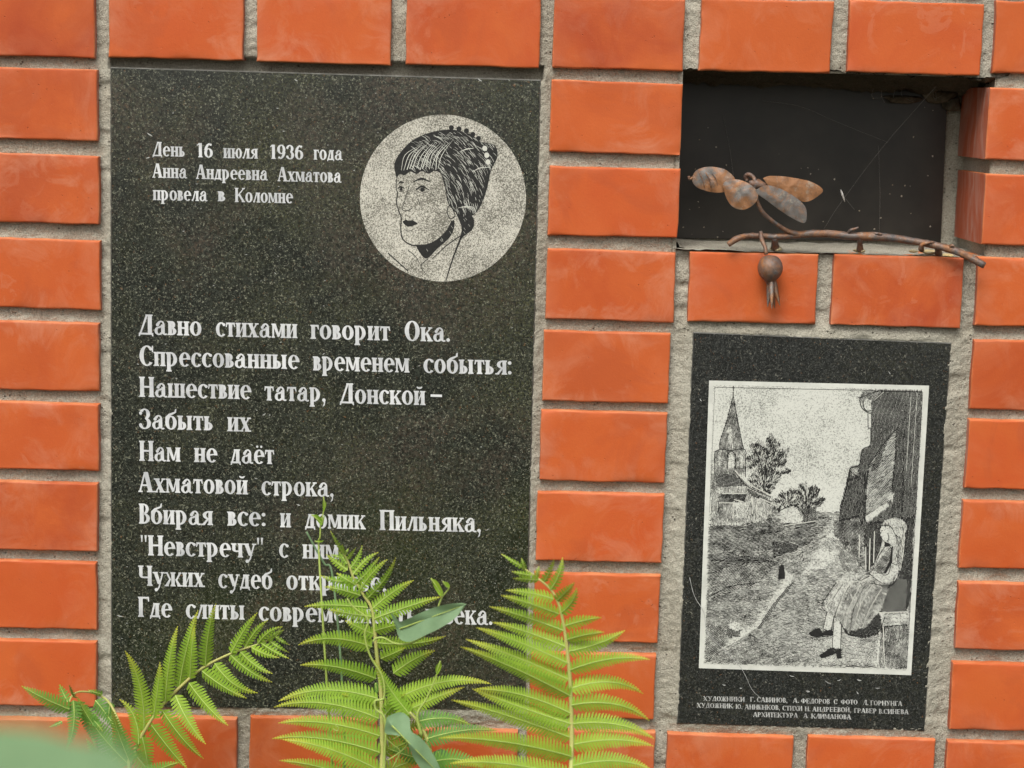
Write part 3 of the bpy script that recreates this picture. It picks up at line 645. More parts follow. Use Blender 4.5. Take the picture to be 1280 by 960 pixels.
TONE = [  # polygon, tone, stroke angle (deg), stroke length px — painter's order
 ([(888, 640), (1060, 640), (1080, 660), (1140, 720), (1134, 838), (878, 830)], .50, 8, 5),
 ([(884, 650), (1040, 646), (1010, 680), (960, 700), (882, 745)], .70, -14, 6),
 (z7([(60, 330), (300, 240), (500, 240), (420, 330), (300, 420), (70, 500)]), .62, -28, 6),
 (z7([(60, 480), (300, 400), (400, 440), (330, 560), (180, 640), (55, 640)]), .62, -10, 5),
 (z7([(460, 130), (610, 150), (600, 190), (460, 200)]), .88, 5, 5),
 (z7([(180, 210), (420, 230), (420, 255), (180, 260)]), .85, -4, 5),
 (z7([(55, 640), (180, 640), (150, 800), (60, 860)]), .66, -50, 4),
 (z7([(150, 760), (330, 690), (560, 820), (560, 870), (100, 860)]), .62, 10, 4),
 ([(1040, 650), (1062, 668), (1080, 720), (1040, 740), (1015, 770), (1000, 720), (1025, 680)], .22, -18, 3),
 (z7([(500, 260), (590, 350), (470, 500), (380, 640), (260, 720), (150, 780), (230, 690), (350, 620), (440, 480), (520, 380)]), .10, 0, 3),
 (z7([(590, 375), (480, 510), (385, 655), (375, 640), (465, 500), (580, 370)]), .85, -55, 4),
 (z8([(0, 330), (230, 320), (160, 400), (80, 530), (100, 600), (0, 640)]), .50, 6, 6),
 (z8([(0, 720), (60, 730), (400, 700), (390, 880), (0, 880)]), .48, -6, 3),
 # church and houses
 (z5([(100, 620), (240, 590), (330, 690), (480, 770), (520, 820), (480, 900), (300, 940), (90, 950)]), .55, 88, 4),
 (z5([(120, 640), (215, 600), (320, 690), (140, 700)]), .88, 10, 4), (z5([(150, 745), (320, 745), (300, 790), (140, 800)]), .82, 4, 5),
 (z5([(140, 800), (230, 805), (235, 900), (140, 900)]), .66, 89, 5), (z5([(250, 800), (330, 790), (320, 900), (250, 900)]), .22, 80, 3),
 (z5([(345, 740), (500, 830), (470, 880), (350, 880)]), .42, 88, 5), (z5([(330, 715), (480, 790), (470, 810), (330, 740)]), .86, 25, 5),
 (z5([(235, 130), (195, 280), (155, 400), (150, 465), (300, 460), (275, 330), (250, 200)]), .72, 84, 5),
 (z5([(205, 330), (230, 330), (225, 420), (205, 430)]), .3, 88, 4), (z5([(160, 460), (215, 470), (300, 462), (318, 490), (312, 620), (120, 620), (115, 480)]), .62, 88, 4),
 (z5([(222, 485), (245, 510), (240, 580), (205, 582), (203, 510)]), .0, 0, 2), (z5([(145, 505), (158, 510), (155, 580), (140, 580)]), .0, 0, 2), (z5([(280, 500), (297, 505), (295, 580), (281, 580)]), .0, 0, 2),
 (z5([(530, 840), (620, 820), (680, 880), (670, 930), (530, 930)]), .15, 10, 3), (z5([(640, 840), (758, 830), (758, 920), (690, 930)]), .8, 60, 4),
 # right-hand building
 (z6([(310, 95), (420, 88), (670, 92), (655, 400), (640, 700), (620, 960), (260, 960), (150, 960), (150, 850), (215, 580), (275, 560), (290, 470), (345, 440), (350, 300), (352, 130)]), .88, 86, 6),
 (z6([(300, 85), (420, 88), (360, 160), (350, 150), (310, 140), (290, 180), (270, 150)]), .6, -20, 4),
 (z6([(300, 155), (350, 150), (352, 215), (325, 225), (300, 200)]), .0, 0, 2),
 (z6([(335, 560), (430, 430), (510, 330), (515, 440), (495, 640), (480, 780), (310, 900), (320, 700)]), .48, -38, 8),
 (z6([(350, 590), (420, 440), (450, 420), (380, 590)]), .85, -50, 5), (z6([(510, 330), (560, 320), (540, 960), (490, 960), (480, 700)]), .93, 88, 6),
 (z6([(215, 590), (270, 570), (265, 620), (230, 640)]), .4, 60, 3), (z6([(150, 850), (200, 660), (270, 640), (310, 600), (310, 900), (250, 960), (150, 960)]), .86, 84, 8),
 (z6([(455, 730), (495, 735), (490, 790), (455, 790)]), .1, 0, 3), (z6([(300, 890), (450, 800), (470, 820), (330, 930)]), .12, 0, 3),
 # undergrowth behind the sitter
 (z8([(150, 60), (290, 20), (330, 120), (300, 250), (260, 260), (150, 130)]), .82, 70, 5), (z8([(140, 140), (260, 250), (300, 300), (330, 360), (200, 330)]), .58, 40, 4),
 (z8([(330, 60), (430, 60), (420, 170), (400, 260), (340, 340), (320, 200)]), .97, 86, 6), (z8([(545, 60), (605, 20), (585, 500), (560, 560), (500, 500), (550, 200)]), 1.0, 84, 6),
 (z8([(480, 380), (570, 380), (560, 570), (420, 590), (420, 480)]), .86, 60, 5), (z8([(410, 660), (570, 650), (560, 890), (395, 890)]), .70, 88, 5),
 (z8([(190, 640), (420, 560), (430, 690), (320, 720), (220, 700)]), 1.0, 20, 5),
 # sitter: scarf, face, bodice, arms, skirt, legs, shoes, bench
 (z8([(418, 75), (440, 42), (500, 26), (552, 46), (570, 95), (550, 140), (545, 250), (530, 340), (500, 400), (430, 420), (470, 290), (480, 180), (500, 130), (460, 70)]), .24, 80, 4), (z8([(500, 130), (560, 140), (548, 250), (530, 340), (495, 400), (470, 380), (512, 300)]), .48, 78, 5),
 (z8([(418, 80), (460, 75), (495, 130), (480, 180), (440, 190), (432, 165), (412, 135), (410, 110)]), .06, 0, 2),
 (z8([(455, 190), (480, 190), (475, 280), (440, 350), (380, 350), (370, 330), (410, 240)]), .82, 60, 3),
 (z8([(455, 185), (470, 195), (400, 290), (375, 330), (405, 250)]), .05, 0, 2),
 (z8([(470, 290), (520, 300), (515, 350), (460, 400), (420, 410), (350, 350), (360, 330), (430, 360)]), .10, 10, 3),
 (z8([(280, 400), (310, 370), (350, 370), (380, 380), (350, 405)]), .02, 0, 2),
 (z8([(160, 403), (280, 400), (400, 400), (470, 410), (420, 560), (330, 660), (230, 690), (190, 640), (105, 575), (80, 530)]), .46, 56, 5),
 (z8([(160, 403), (270, 402), (230, 470), (160, 600), (105, 575), (80, 530)]), .26, 60, 4),
 (z8([(250, 560), (420, 420), (460, 430), (400, 540), (300, 660), (240, 690)]), .60, 50, 5),
 (z8([(108, 572), (148, 596), (132, 680), (84, 668)]), .05, 0, 2), (z8([(148, 610), (192, 645), (186, 782), (138, 780)]), .06, 0, 2),
 (z8([(5, 690), (60, 660), (75, 690), (138, 672), (142, 704), (50, 718)]), .97, 5, 4), (z8([(60, 825), (130, 776), (190, 785), (190, 838), (167, 838), (160, 808), (92, 834)]), .97, 0, 4),
 (z8([(408, 573), (570, 568), (565, 640), (425, 655)]), .25, 4, 5), (z8([(405, 575), (428, 575), (436, 650), (425, 665)]), .02, 0, 2), (z8([(405, 668), (418, 670), (402, 875), (388, 875)]), .04, 0, 2),
 # small stones, dog
 (z7([(490, 355), (500, 280), (515, 262), (530, 290), (535, 352)]), .85, 85, 3), (z7([(620, 250), (622, 200), (640, 190), (648, 245)]), .78, 80, 3), (z7([(680, 180), (684, 160), (700, 158), (702, 184)]), .8, 80, 3),
 (z7([(180, 640), (260, 640), (265, 700), (180, 700)]), .9, 0, 3), (z7([(192, 620), (262, 606), (272, 650), (250, 672), (195, 645)]), .0, 0, 2)]
def tone_at(u, v):
    T = np.full(u.shape, .0); CX = np.full(u.shape, 1000.); CY = np.full(u.shape, 650.); Aa = np.full(u.shape, 20.); L = np.full(u.shape, 1.6)
    g = np.exp(-(((u-985)/22)**2+((v-570)/20)**2)); T = T+.16*g
    for cx_, cy_, rx_, ry_, tn in ((960, 577, 25, 30, .60), (1006, 624, 22, 19, .70), (984, 628, 14, 14, .62), (952, 603, 15, 18, .6)):
        ang = np.arctan2(v-cy_, u-cx_); wob = 1+.13*np.sin(ang*7+cx_)+.09*np.sin(ang*13+2)
        m = ((u-cx_)/rx_)**2+((v-cy_)/ry_)**2 < wob**2
        leafy = .5+.5*np.sin(ang*9+np.hypot(u-cx_, v-cy_)*.35)
        T = np.where(m, tn*(.55+.75*leafy), T); Aa = np.where(m, np.degrees(np.arctan2(v-(cy_+ry_), u-cx_)), Aa); L = np.where(m, 4., L)
    for poly, t, a, l in TONE:
        m = inside(u, v, poly); pc = np.mean(poly, 0); CX = np.where(m, pc[0], CX); CY = np.where(m, pc[1], CY); T = np.where(m, t, T); Aa = np.where(m, a, Aa); L = np.where(m, l, L)
    return T, Aa, L, CX, CY
def strokes(n, spacing, dark, seed):
    r_ = np.random.RandomState(seed); U, Vv = np.meshgrid(np.arange(876, 1160, spacing), np.arange(478, 842, spacing))
    U = U+r_.uniform(-.6, .6, U.shape)*spacing; Vv = Vv+r_.uniform(-.6, .6, U.shape)*spacing; U = U.ravel(); Vv = Vv.ravel()
    m = inside(U, Vv, [(893, 483), (1153.5, 489), (1132.5, 836), (881.5, 828.5)]); U = U[m]; Vv = Vv[m]
    T, Aa, L, CX, CY = tone_at(U, Vv)
    band = .50*(vnoise(U*.13+50, Vv*.20+50, seed+5)-.5) + .22*(vnoise(U*.4+50, Vv*.4+50, seed+6)-.5)
    T = T*.97; Te = np.where((T > .03), T+band*np.where((T > .15) & (T < .80), 1, .2), T)
    p = r_.rand(len(U))
    sel = (p < Te*.95+.12*(Te > .2)) & (Te > .02) if dark else ((p > Te+.30) & (T > .35) & (p > .6))
    U, Vv, Te, Aa, L, CX, CY = [q[sel] for q in (U, Vv, Te, Aa, L, CX, CY)]
    ar = np.radians(Aa); step = 1.65; nx_, ny_ = -np.sin(ar), np.cos(ar)
    off = (U-CX)*nx_+(Vv-CY)*ny_; wob = .9*np.sin(((U-CX)*np.cos(ar)+(Vv-CY)*np.sin(ar))*.09+off*.03)
    tgt = np.round((off+wob)/step)*step-wob; k2 = np.where(Te > .02, .8, 0); U = U+(tgt-off)*k2*nx_; Vv = Vv+(tgt-off)*k2*ny_
    a = ar+r_.normal(0, .10, len(U)); L = L*r_.uniform(.5, 1.1, len(U)); wd = (.36+1.25*np.clip(Te, 0, 1.05)**1.5) if dark else r_.uniform(.3, .6, len(U))
    dx, dy = np.cos(a)*L/2, np.sin(a)*L/2; nxx, nyy = -np.sin(a)*wd/2, np.cos(a)*wd/2
    P = np.stack([np.stack([U-dx, Vv-dy], 1), np.stack([U+nxx, Vv+nyy], 1), np.stack([U+dx, Vv+dy], 1), np.stack([U-nxx, Vv-nyy], 1)], 1)
    P[..., 0] = np.clip(P[..., 0], 880, 1154)
    dd = np.repeat((Y2-(.00032 if dark else .00046)-r_.rand(len(U))*.0001)[:, None], 4, 1)
    Wp = W(P[..., 0], P[..., 1], dd).reshape(-1, 3)
    return Wp, [(4*i, 4*i+3, 4*i+2, 4*i+1) for i in range(len(U))]
Vd, Fd = strokes(0, 1.0, True, 50); o = mesh('engraving_strokes', Vd, Fd, [INK], P2); o['kind'] = 'stuff'
Vd, Fd = strokes(0, 1.7, False, 60); o = mesh('light_strokes', Vd, Fd, [LIGHTINK], P2); o['kind'] = 'stuff'
A = Art(); ed = Y2-.00048
def el(pts, w0=.7, w1=None, sm_=True): A.ribbon(smooth_line(pts, 4) if sm_ and len(pts) > 2 else pts, w0, w1, ed)
el([(893.5, 484), (1088, 487.8)], .45); el([(1088, 488.5), (1153, 490)], 1.1); el([(893.5, 484), (887, 640)], .35); el([(1153.5, 490), (1133, 836)], .6)
el(z5([(236, 62), (236, 95)]), 1.0); el(z5([(226, 74), (246, 74)]), 1.0); el(z5([(235, 100), (235, 135)]), 1.1)
for p in ([(235, 125), (195, 280), (150, 420), (150, 460)], [(235, 125), (270, 320), (300, 460)], [(115, 480), (160, 462), (220, 470), (300, 460), (318, 490)], [(118, 490), (118, 620)], [(315, 490), (312, 640)], [(200, 585), (198, 505), (222, 475), (250, 505), (246, 585)], [(240, 600), (330, 700), (475, 765)], [(530, 850), (620, 815), (690, 880)], [(430, 720), (440, 560), (480, 430)], [(430, 720), (410, 560), (370, 460)], [(440, 700), (510, 560), (560, 480)], [(700, 930), (720, 800), (740, 700)]): el(z5(p), .9)
for p in ([(268, 135), (300, 130), (345, 110), (420, 90)], [(275, 150), (290, 200), (325, 230), (350, 235)], [(298, 155), (300, 195), (325, 222), (352, 215)], [(328, 240), (330, 330), (345, 332), (345, 440)], [(345, 440), (290, 470), (275, 560), (215, 585), (205, 660), (150, 870)], [(335, 560), (318, 700), (310, 900)], [(335, 560), (430, 425), (512, 330)], [(270, 570), (270, 640), (215, 600)], [(512, 440), (480, 720)]): el(z6(p), 1.0)
for p in ([(416, 76), (470, 80), (500, 130), (530, 150)], [(416, 76), (408, 112), (416, 118), (410, 135), (432, 166), (450, 180)], [(450, 185), (405, 250), (370, 330), (340, 350)], [(475, 290), (500, 300), (525, 290)], [(430, 362), (460, 352), (474, 300)], [(350, 352), (390, 385), (430, 412)], [(280, 402), (350, 368)], [(160, 403), (80, 530), (110, 575)], [(570, 95), (552, 200), (530, 340), (470, 430)], [(190, 640), (230, 702), (310, 708), (400, 690), (440, 600)], [(350, 405), (430, 418), (500, 400), (545, 250)], [(440, 45), (500, 28), (555, 50), (572, 95), (552, 180)], [(430, 656), (566, 645)], [(88, 668), (130, 684)], [(138, 782), (188, 786)]): el(z8(p), .8)
el(z7([(60, 470), (200, 400), (330, 380), (400, 370)]), .8); el(z7([(80, 245), (300, 240), (480, 250)]), .8); el(z7([(400, 80), (560, 60), (715, 15)]), .8)
A.poly(z8([(440, 170), (470, 182), (468, 196), (440, 200), (432, 186)]), ed)
A.poly(z8([(478, 196), (486, 196), (482, 286), (446, 352), (432, 350), (466, 280)]), ed)
for p in ([(418, 108), (428, 106)], [(412, 140), (424, 142)], [(455, 120), (462, 150), (452, 168)]): el(z8(p), .9)
for p in ([(500, 130), (520, 200), (510, 290)], [(530, 60), (545, 110), (530, 180)], [(480, 420), (500, 360)], [(240, 420), (180, 520), (150, 600)], [(320, 430), (260, 560), (240, 680)], [(200, 410), (140, 500)]): el(z8(p), .6)
for p in ([(108, 572), (86, 668)], [(148, 596), (132, 682)], [(148, 612), (138, 782)], [(192, 645), (186, 782)]): el(z8(p), .8)
for p in ([(5, 690), (40, 668), (66, 664), (84, 690), (138, 674), (142, 704), (90, 706), (50, 718), (15, 708)], [(55, 828), (95, 800), (130, 776), (150, 796), (190, 785), (190, 838), (167, 838), (160, 808), (92, 834)]): A.poly(z8(p), ed)
A.poly(z7([(492, 354), (500, 285), (515, 264), (530, 290), (534, 352)]), ed)
A.out('engraved_outlines', INK, P2)
A = Art(); ed = Y2-.00058
for p in ([(245, 597), (330, 680), (475, 755)], [(165, 742), (310, 742)], [(155, 800), (235, 802)], [(240, 780), (300, 795)], [(400, 770), (510, 820)], [(240, 790), (232, 900)], [(560, 945), (758, 915)], [(355, 770), (355, 870)], [(385, 780), (383, 880)]): el(z5(p), 1.1)
for p in ([(295, 130), (292, 260)], [(330, 200), (330, 330)], [(355, 150), (350, 330)], [(380, 110), (375, 290)]): el(z8(p), 1.2)
for p in ([(370, 150), (430, 100)], [(640, 110), (600, 700)], [(600, 130), (570, 600)]): el(z6(p), .6)
for p in ([(180, 420), (130, 500), (100, 550)], [(230, 415), (180, 530), (160, 600)], [(300, 415), (230, 560), (215, 660)], [(370, 415), (300, 530), (262, 670)], [(420, 440), (350, 560), (310, 660)], [(160, 400), (280, 398), (350, 380)], [(420, 385), (470, 350), (500, 300)], [(550, 120), (545, 240), (525, 330)], [(520, 90), (540, 160), (530, 250)], [(470, 40), (520, 50), (550, 90)], [(438, 180), (400, 250), (378, 320)]): el(z8(p), .9, .5)
for p in ([(410, 575), (568, 570)], [(430, 655), (436, 872)]): el(z8(p), 1.0, 1.0)
A.out('engraved_highlights', LIGHTINK, P2, 'stuff')
put_line([('ХУДОЖНИКИ', 879, 931, 876), ('Г.', 937.5, 944, 877), ('САВИНОВ,', 946, 984.5, 877.5), ('А.', 991, 999, 878.5), ('ФЕДОРОВ', 1001, 1037.5, 879), ('С', 1042, 1047, 880), ('ФОТО', 1051, 1072, 880.2), ('Л.', 1078.5, 1085.5, 881), ('ГОРНУНГА', 1088, 1128, 881.5)], 5.9, Y2-.00014, LETTER2, P2, .022)
put_line([('ХУДОЖНИК', 871, 916.5, 884.5), ('Ю.', 919.5, 928, 886), ('АННЕНКОВ,', 931, 975, 886.5), ('СТИХИ', 978, 1003, 888), ('Н.', 1006, 1013, 889), ('АНДРЕЕВОЙ,', 1015.5, 1064, 889.3), ('ГРАВЕР', 1067.5, 1096, 891), ('В.СИНЕВА', 1098.5, 1136, 892)], 5.9, Y2-.00014, LETTER2, P2, .022)
put_line([('АРХИТЕКТУРА', 941.5, 997.5, 896), ('А', 1004, 1010, 897.5), ('КЛИМАНОВА', 1014, 1064, 898)], 5.9, Y2-.00014, LETTER2, P2, .022)
A = Art(); sdp = Y2-.00066
A.ribbon(smooth_line([(862, 722), (868, 745), (880, 766), (884, 790), (905, 812), (924, 832), (932, 845), (940, 862), (950, 872)], 4), .7, .35, sdp)
A.ribbon(smooth_line([(884, 788), (893, 800), (897, 812)], 3), .4, .2, sdp)
for u, v, l, w_, a in ((1035, 853, 9, 1.2, .5), (1049, 850, 5, 1.0, -.4), (1074, 850, 6, 1.8, .2), (1097, 860, 6, 1.5, 0), (1010, 864, 5, 2.6, .2), (926, 860, 3, 1.8, 0), (1072, 866, 4, 1.5, 1), (990, 845, 6, 1, .2), (876, 500, 4, 1.2, .9), (1112, 466, 4, 1, .9), (950, 885, 4, .8, .6), (905, 856, 4, 1, .2)):
    A.ribbon([(u-l/2*math.cos(a), v-l/2*math.sin(a)), (u, v+.5), (u+l/2*math.cos(a), v+l/2*math.sin(a))], .4, .4, sdp, w_)
A.out('scratches', LETTER2, P2, 'stuff')
A = Art(); r5_ = np.random.RandomState(12)
for u, v, l, w_ in ((185, 197, 5, 1.4), (330, 518, 5, 1.6), (337, 518.5, 2, 1.2), (315, 556, 3, 1), (320, 598, 4, 1), (373, 631, 5, 1.8), (318, 575, 3, 1), (590, 651, 8, .8), (150, 770, 8, 1.2), (609, 662, 5, .8), (600, 100, 6, 1.6), (370, 100, 5, 1.5), (187, 168, 8, 1.6)) + tuple((r5_.uniform(145, 655), r5_.uniform(95, 860), r5_.uniform(1, 3), r5_.uniform(.5, 1.1)) for _ in range(150)):
    a = r5_.uniform(-.6, .6); A.ribbon([(u-l/2*math.cos(a), v-l/2*math.sin(a)), (u, v+.3), (u+l/2*math.cos(a), v+l/2*math.sin(a))], .3, .3, Y1-.00010, w_)
A.out('specks', LETTER2, P1, 'stuff')
# ------------------------------------------------------------------ tubes
def tube(name, pts, rad, mat, parent, seg=8, lump=0, flat=1, seed=0):
    P = [Vector(p) for p in pts]; n = len(P); R = rad if hasattr(rad, '__len__') else [rad]*n; V = []; r_ = random.Random(seed)
    up = Vector((0, -1, .1))
    for i in range(n):
        t = (P[min(i+1, n-1)]-P[max(i-1, 0)]).normalized(); a = t.cross(up).normalized(); c = t.cross(a).normalized()
        for j in range(seg):
            th = 2*math.pi*j/seg; q = R[i]*(1+lump*(r_.random()-.5)); V.append(P[i]+a*math.cos(th)*q+c*math.sin(th)*q*flat)
    F = [(i*seg+j, i*seg+(j+1) % seg, (i+1)*seg+(j+1) % seg, (i+1)*seg+j) for i in range(n-1) for j in range(seg)]
    F += [tuple(range(seg))[::-1], tuple((n-1)*seg+j for j in range(seg))]
    return mesh(name, V, F, [mat], parent, True)
def wl(pts, n=6):
    """smoothed 3-D line from (u, v, depth) triples"""
    s = smooth_line([tuple(p) for p in pts], n); return [wv(p[0], p[1], p[2]) for p in s]
def radii(rs, m): return list(np.interp(np.linspace(0, 1, m), np.linspace(0, 1, len(rs)), rs))
MM = .001
# ------------------------------------------------------------------ forged rose-hip branch
BR = empty('forged_branch', tuple(wv(1060, 312, .0)))
tag(BR, 'rusty wrought-iron branch with four leaves and a hanging rosehip fixed along the niche sill', 'sculpture')
DB = -.004
line = wl([(910, 306, DB-.004), (920, 299, DB-.004), (932, 295, DB-.002), (950, 294.5, DB), (968, 296, DB), (990, 294, DB), (1015, 292, DB), (1040, 292.5, DB), (1062, 295, DB), (1090, 295.5, DB), (1115, 297.5, DB), (1145, 302, DB), (1170, 307, DB-.003), (1200, 316, DB-.008), (1231, 332, DB-.015)], 6)
r_ = radii([2.4, 3.0, 2.6, 2.6, 3.0, 3.2, 3.4, 3.5, 3.6, 4.3, 3.4, 3.3, 3.4, 3.6, 3.0], len(line))
tube('stem', line, [x*MM*.98 for x in r_], RUST, BR, 12, .16, 1, 3)
l2 = wl([(1000, 293.5, DB), (985, 289, DB-.003), (972, 281, DB-.006), (960, 272, DB-.009), (951, 262, DB-.012), (946, 250, DB-.014), (944, 240, DB-.014)], 5)
tube('leaf_stalk', l2, [x*MM for x in radii([2.9, 2.2, 1.9, 1.9, 1.9, 1.8, 1.6], len(l2))], RUST, BR, 10, .1, 1, 4)
def metal_leaf(outline, mid, bulge, d, tilt, seed, veins=0, mat=None):
    """thick hammered leaf: outline in photo pixels, domed towards the viewer"""
    out = smooth_line(outline+[outline[0]], 5)[:-1]; n = len(out); m = np.array(mid, float); rings = 5; V = []; r2 = np.random.RandomState(seed)
    for k_ in range(rings+1):
        t = k_/rings
        for q in out:
            p = m+(q-m)*t; dd = d+tilt*(p[0]-m[0])*.0007-bulge*(1-t*t)+.0006*math.sin(p[0]*.35+seed)*math.cos(p[1]*.3)
            V.append(W(p[0], p[1], dd))
    F = [(k_*n+i, k_*n+(i+1) % n, (k_+1)*n+(i+1) % n, (k_+1)*n+i) for k_ in range(rings) for i in range(n)]
    nb = len(V); V += [np.array(v)+np.array([0, .0014, 0]) for v in V]
    F += [tuple(nb+i for i in f[::-1]) for f in F]
    F += [(rings*n+i, rings*n+(i+1) % n, nb+rings*n+(i+1) % n, nb+rings*n+i) for i in range(n)]
    o = mesh('leaf', V, F, [mat or RLEAF], BR, True); o.data.set_sharp_from_angle(angle=math.radians(35))
    for k_ in range(veins):
        x0 = m[0]-18+k_*8.5; q = wl([(x0, m[1]-10+k_*.8, d-bulge-.0002), (x0+5, m[1], d-bulge-.0008), (x0+7, m[1]+10, d-bulge+.0002)], 4)
        tube('vein', q, [.0005]*len(q), RUST, o, 5)
    return o
def zl(p): return [(840+x/4.571, 190+y/4.571) for x, y in p]
lf = metal_leaf(zl([(112, 150), (140, 105), (200, 85), (270, 90), (320, 110), (362, 158), (340, 200), (300, 228), (230, 230), (160, 210), (125, 185)]), zl([(235, 158)])[0], .0018, -.010, -.3, 1, 4)
lf['label'] = 'veined oval leaf at the far left'
metal_leaf(zl([(520, 150), (560, 137), (640, 140), (720, 152), (800, 172), (862, 215), (830, 255), (770, 284), (700, 270), (620, 230), (560, 200)]), zl([(670, 200)])[0], .0014, -.012, .2, 3, 0, RL1)
metal_leaf(zl([(480, 215), (540, 190), (620, 210), (700, 255), (760, 310), (770, 370), (755, 405), (700, 385), (620, 335), (540, 275), (490, 240)]), zl([(630, 280)])[0], .0014, -.018, .2, 4, 0, RL2)
metal_leaf(zl([(290, 195), (300, 172), (350, 155), (420, 170), (470, 205), (492, 240), (480, 285), (440, 318), (400, 330), (350, 315), (315, 270)]), zl([(390, 240)])[0], .0022, -.019, -.2, 2)
l3 = wl([(934, 226, -.012), (932, 220, -.013), (936, 218, -.015), (942, 222, -.016), (944, 230, -.018), (942, 240, -.016)], 4); tube('curl', l3, [.0019]*len(l3), RUST, BR, 8, .1)
V, F = [], []     # joint block between the leaves
l3 = wl([(936, 229, -.015), (946, 230, -.016), (956, 233, -.015)], 4); tube('joint', l3, [x*MM for x in radii([2.5, 4.6, 3.2], len(l3))], RUST, BR, 10, .18)
l3 = wl([(866, 222, -.010), (862, 224, -.010), (861, 220, -.010)], 3); tube('leaf_tip', l3, [.0012]*len(l3), RUST, BR, 6)
# rosehip on its twig
l3 = wl([(951, 289, DB-.004), (952, 299, DB-.006), (956, 308, DB-.010), (958, 318, DB-.012)], 4); tube('twig', l3, [x*MM for x in radii([1.6, 2.2, 1.7, 1.8], len(l3))], RUST, BR, 8, .15)
hc = wv(962.5, 335.5, -.016); hr = 15.3/1.38*MM
prof_ = smooth_line([(.02, 1.08), (.45, 1.0), (.80, .72), (1.0, .25), (1.0, -.18), (.86, -.56), (.60, -.88), (.34, -1.12), (.22, -1.36), (.20, -1.6), (.02, -1.66)], 3)
V, F = [], []; nu_, nv_ = 24, len(prof_)-1
for i in range(nv_+1):
    for j in range(nu_):
        th = 2*math.pi*j/nu_; s_ = hr*prof_[i][0]*(1+.03*math.sin(3*th+1)); V.append(hc+Vector((s_*math.cos(th), s_*math.sin(th), hr*prof_[i][1])))
F = [(i*nu_+j, i*nu_+(j+1) % nu_, (i+1)*nu_+(j+1) % nu_, (i+1)*nu_+j) for i in range(nv_) for j in range(nu_)]
hip = mesh('rosehip', V, F, [RUST], BR, True)
for k_, (du, dv, dd) in enumerate([(-4, 34, -.004), (1, 36, -.010), (4, 35, .004), (10, 32, -.002), (0, 26, .008)]):
    A0 = wv(964+du*.3, 350, -.016+dd*.3); A1 = wv(964+du*.6, 350+dv*.5, -.016+dd); A2 = wv(964+du*1.1, 350+dv, -.016+dd*1.3)
    V = []; 
    for p, w_ in ((A0, .0024), ((A0+A1)/2, .0030), (A1, .0024), ((A1+A2)/2, .0015), (A2, .0003)):
        V += [p+Vector((-w_, .0005, 0)), p+Vector((0, -.0010, 0)), p+Vector((w_, .0005, 0)), p+Vector((0, .0014, 0))]
    F = [(4*i+a, 4*i+(a+1) % 4, 4*i+4+(a+1) % 4, 4*i+4+a) for i in range(4) for a in range(4)]
    mesh('sepal', V, F, [RLEAF], hip, True)
# pegs, thorns and resin that hold it
for u0, v0, u1, v1, r0 in ((968, 297, 969, 309, 4.0), (1075, 297, 1075, 312, 3.4), (1151, 304, 1152, 312, 2.6), (1172, 310, 1173, 317, 3.6)):
    l3 = wl([(u0, v0, DB), ((u0+u1)/2, (v0+v1)/2, DB+.004), (u1, v1, DB+.010)], 3); tube('peg', l3, [x*MM for x in radii([r0*.8, r0*.75, r0], len(l3))], RUST, BR, 9, .2, 1, int(u0))
def blob(name, c, rx, ry, rz, mat, parent, seed, amp=.35):
    V, F = [], []; n, m = 16, 9; r2 = np.random.RandomState(seed); ph = r2.rand(4)*6
    for i in range(m+1):
        a = math.pi*i/m
        for j in range(n):
            th = 2*math.pi*j/n; q = 1+amp*.5*(math.sin(3*th+ph[0]+a*2)+math.sin(5*th+ph[1])*.6+math.sin(4*a+ph[2])*.5)*math.sin(a)
            V.append((c[0]+rx*q*math.sin(a)*math.cos(th), c[1]+ry*q*math.sin(a)*math.sin(th), c[2]+rz*q*math.cos(a)))
    F = [(i*n+j, i*n+(j+1) % n, (i+1)*n+(j+1) % n, (i+1)*n+j) for i in range(m) for j in range(n)]
    return mesh(name, V, F, [mat], parent, True)
for u, v, rx, rz, s in ((971, 311, 7.5, 3.4, 1), (1075, 313.5, 7, 2.6, 2), (1162, 315, 11, 3.0, 3), (1184, 319, 7, 2.2, 4), (1142, 314, 5, 2, 5)):
    blob('resin', W(u, v, .009), rx*MM*.72, .006, rz*MM*.72, GLUE, BR, s)
for p in ([(1060, 293, DB), (1063, 288, DB-.003), (1069, 286, DB-.004), (1073, 284, DB-.004)], [(1090, 293, DB-.001), (1096, 292, DB-.003), (1103, 293, DB-.004)], [(1150, 312, DB-.004), (1152, 306, DB-.006), (1160, 303.5, DB-.006), (1168, 303, DB-.005)], [(1186, 309, DB-.006), (1190, 307, DB-.009), (1193, 308, DB-.010)]):
    l3 = wl(p, 4); tube('thorn', l3, [x*MM for x in radii([1.8, 1.5, .7], len(l3))], RUST, BR, 7, .1)

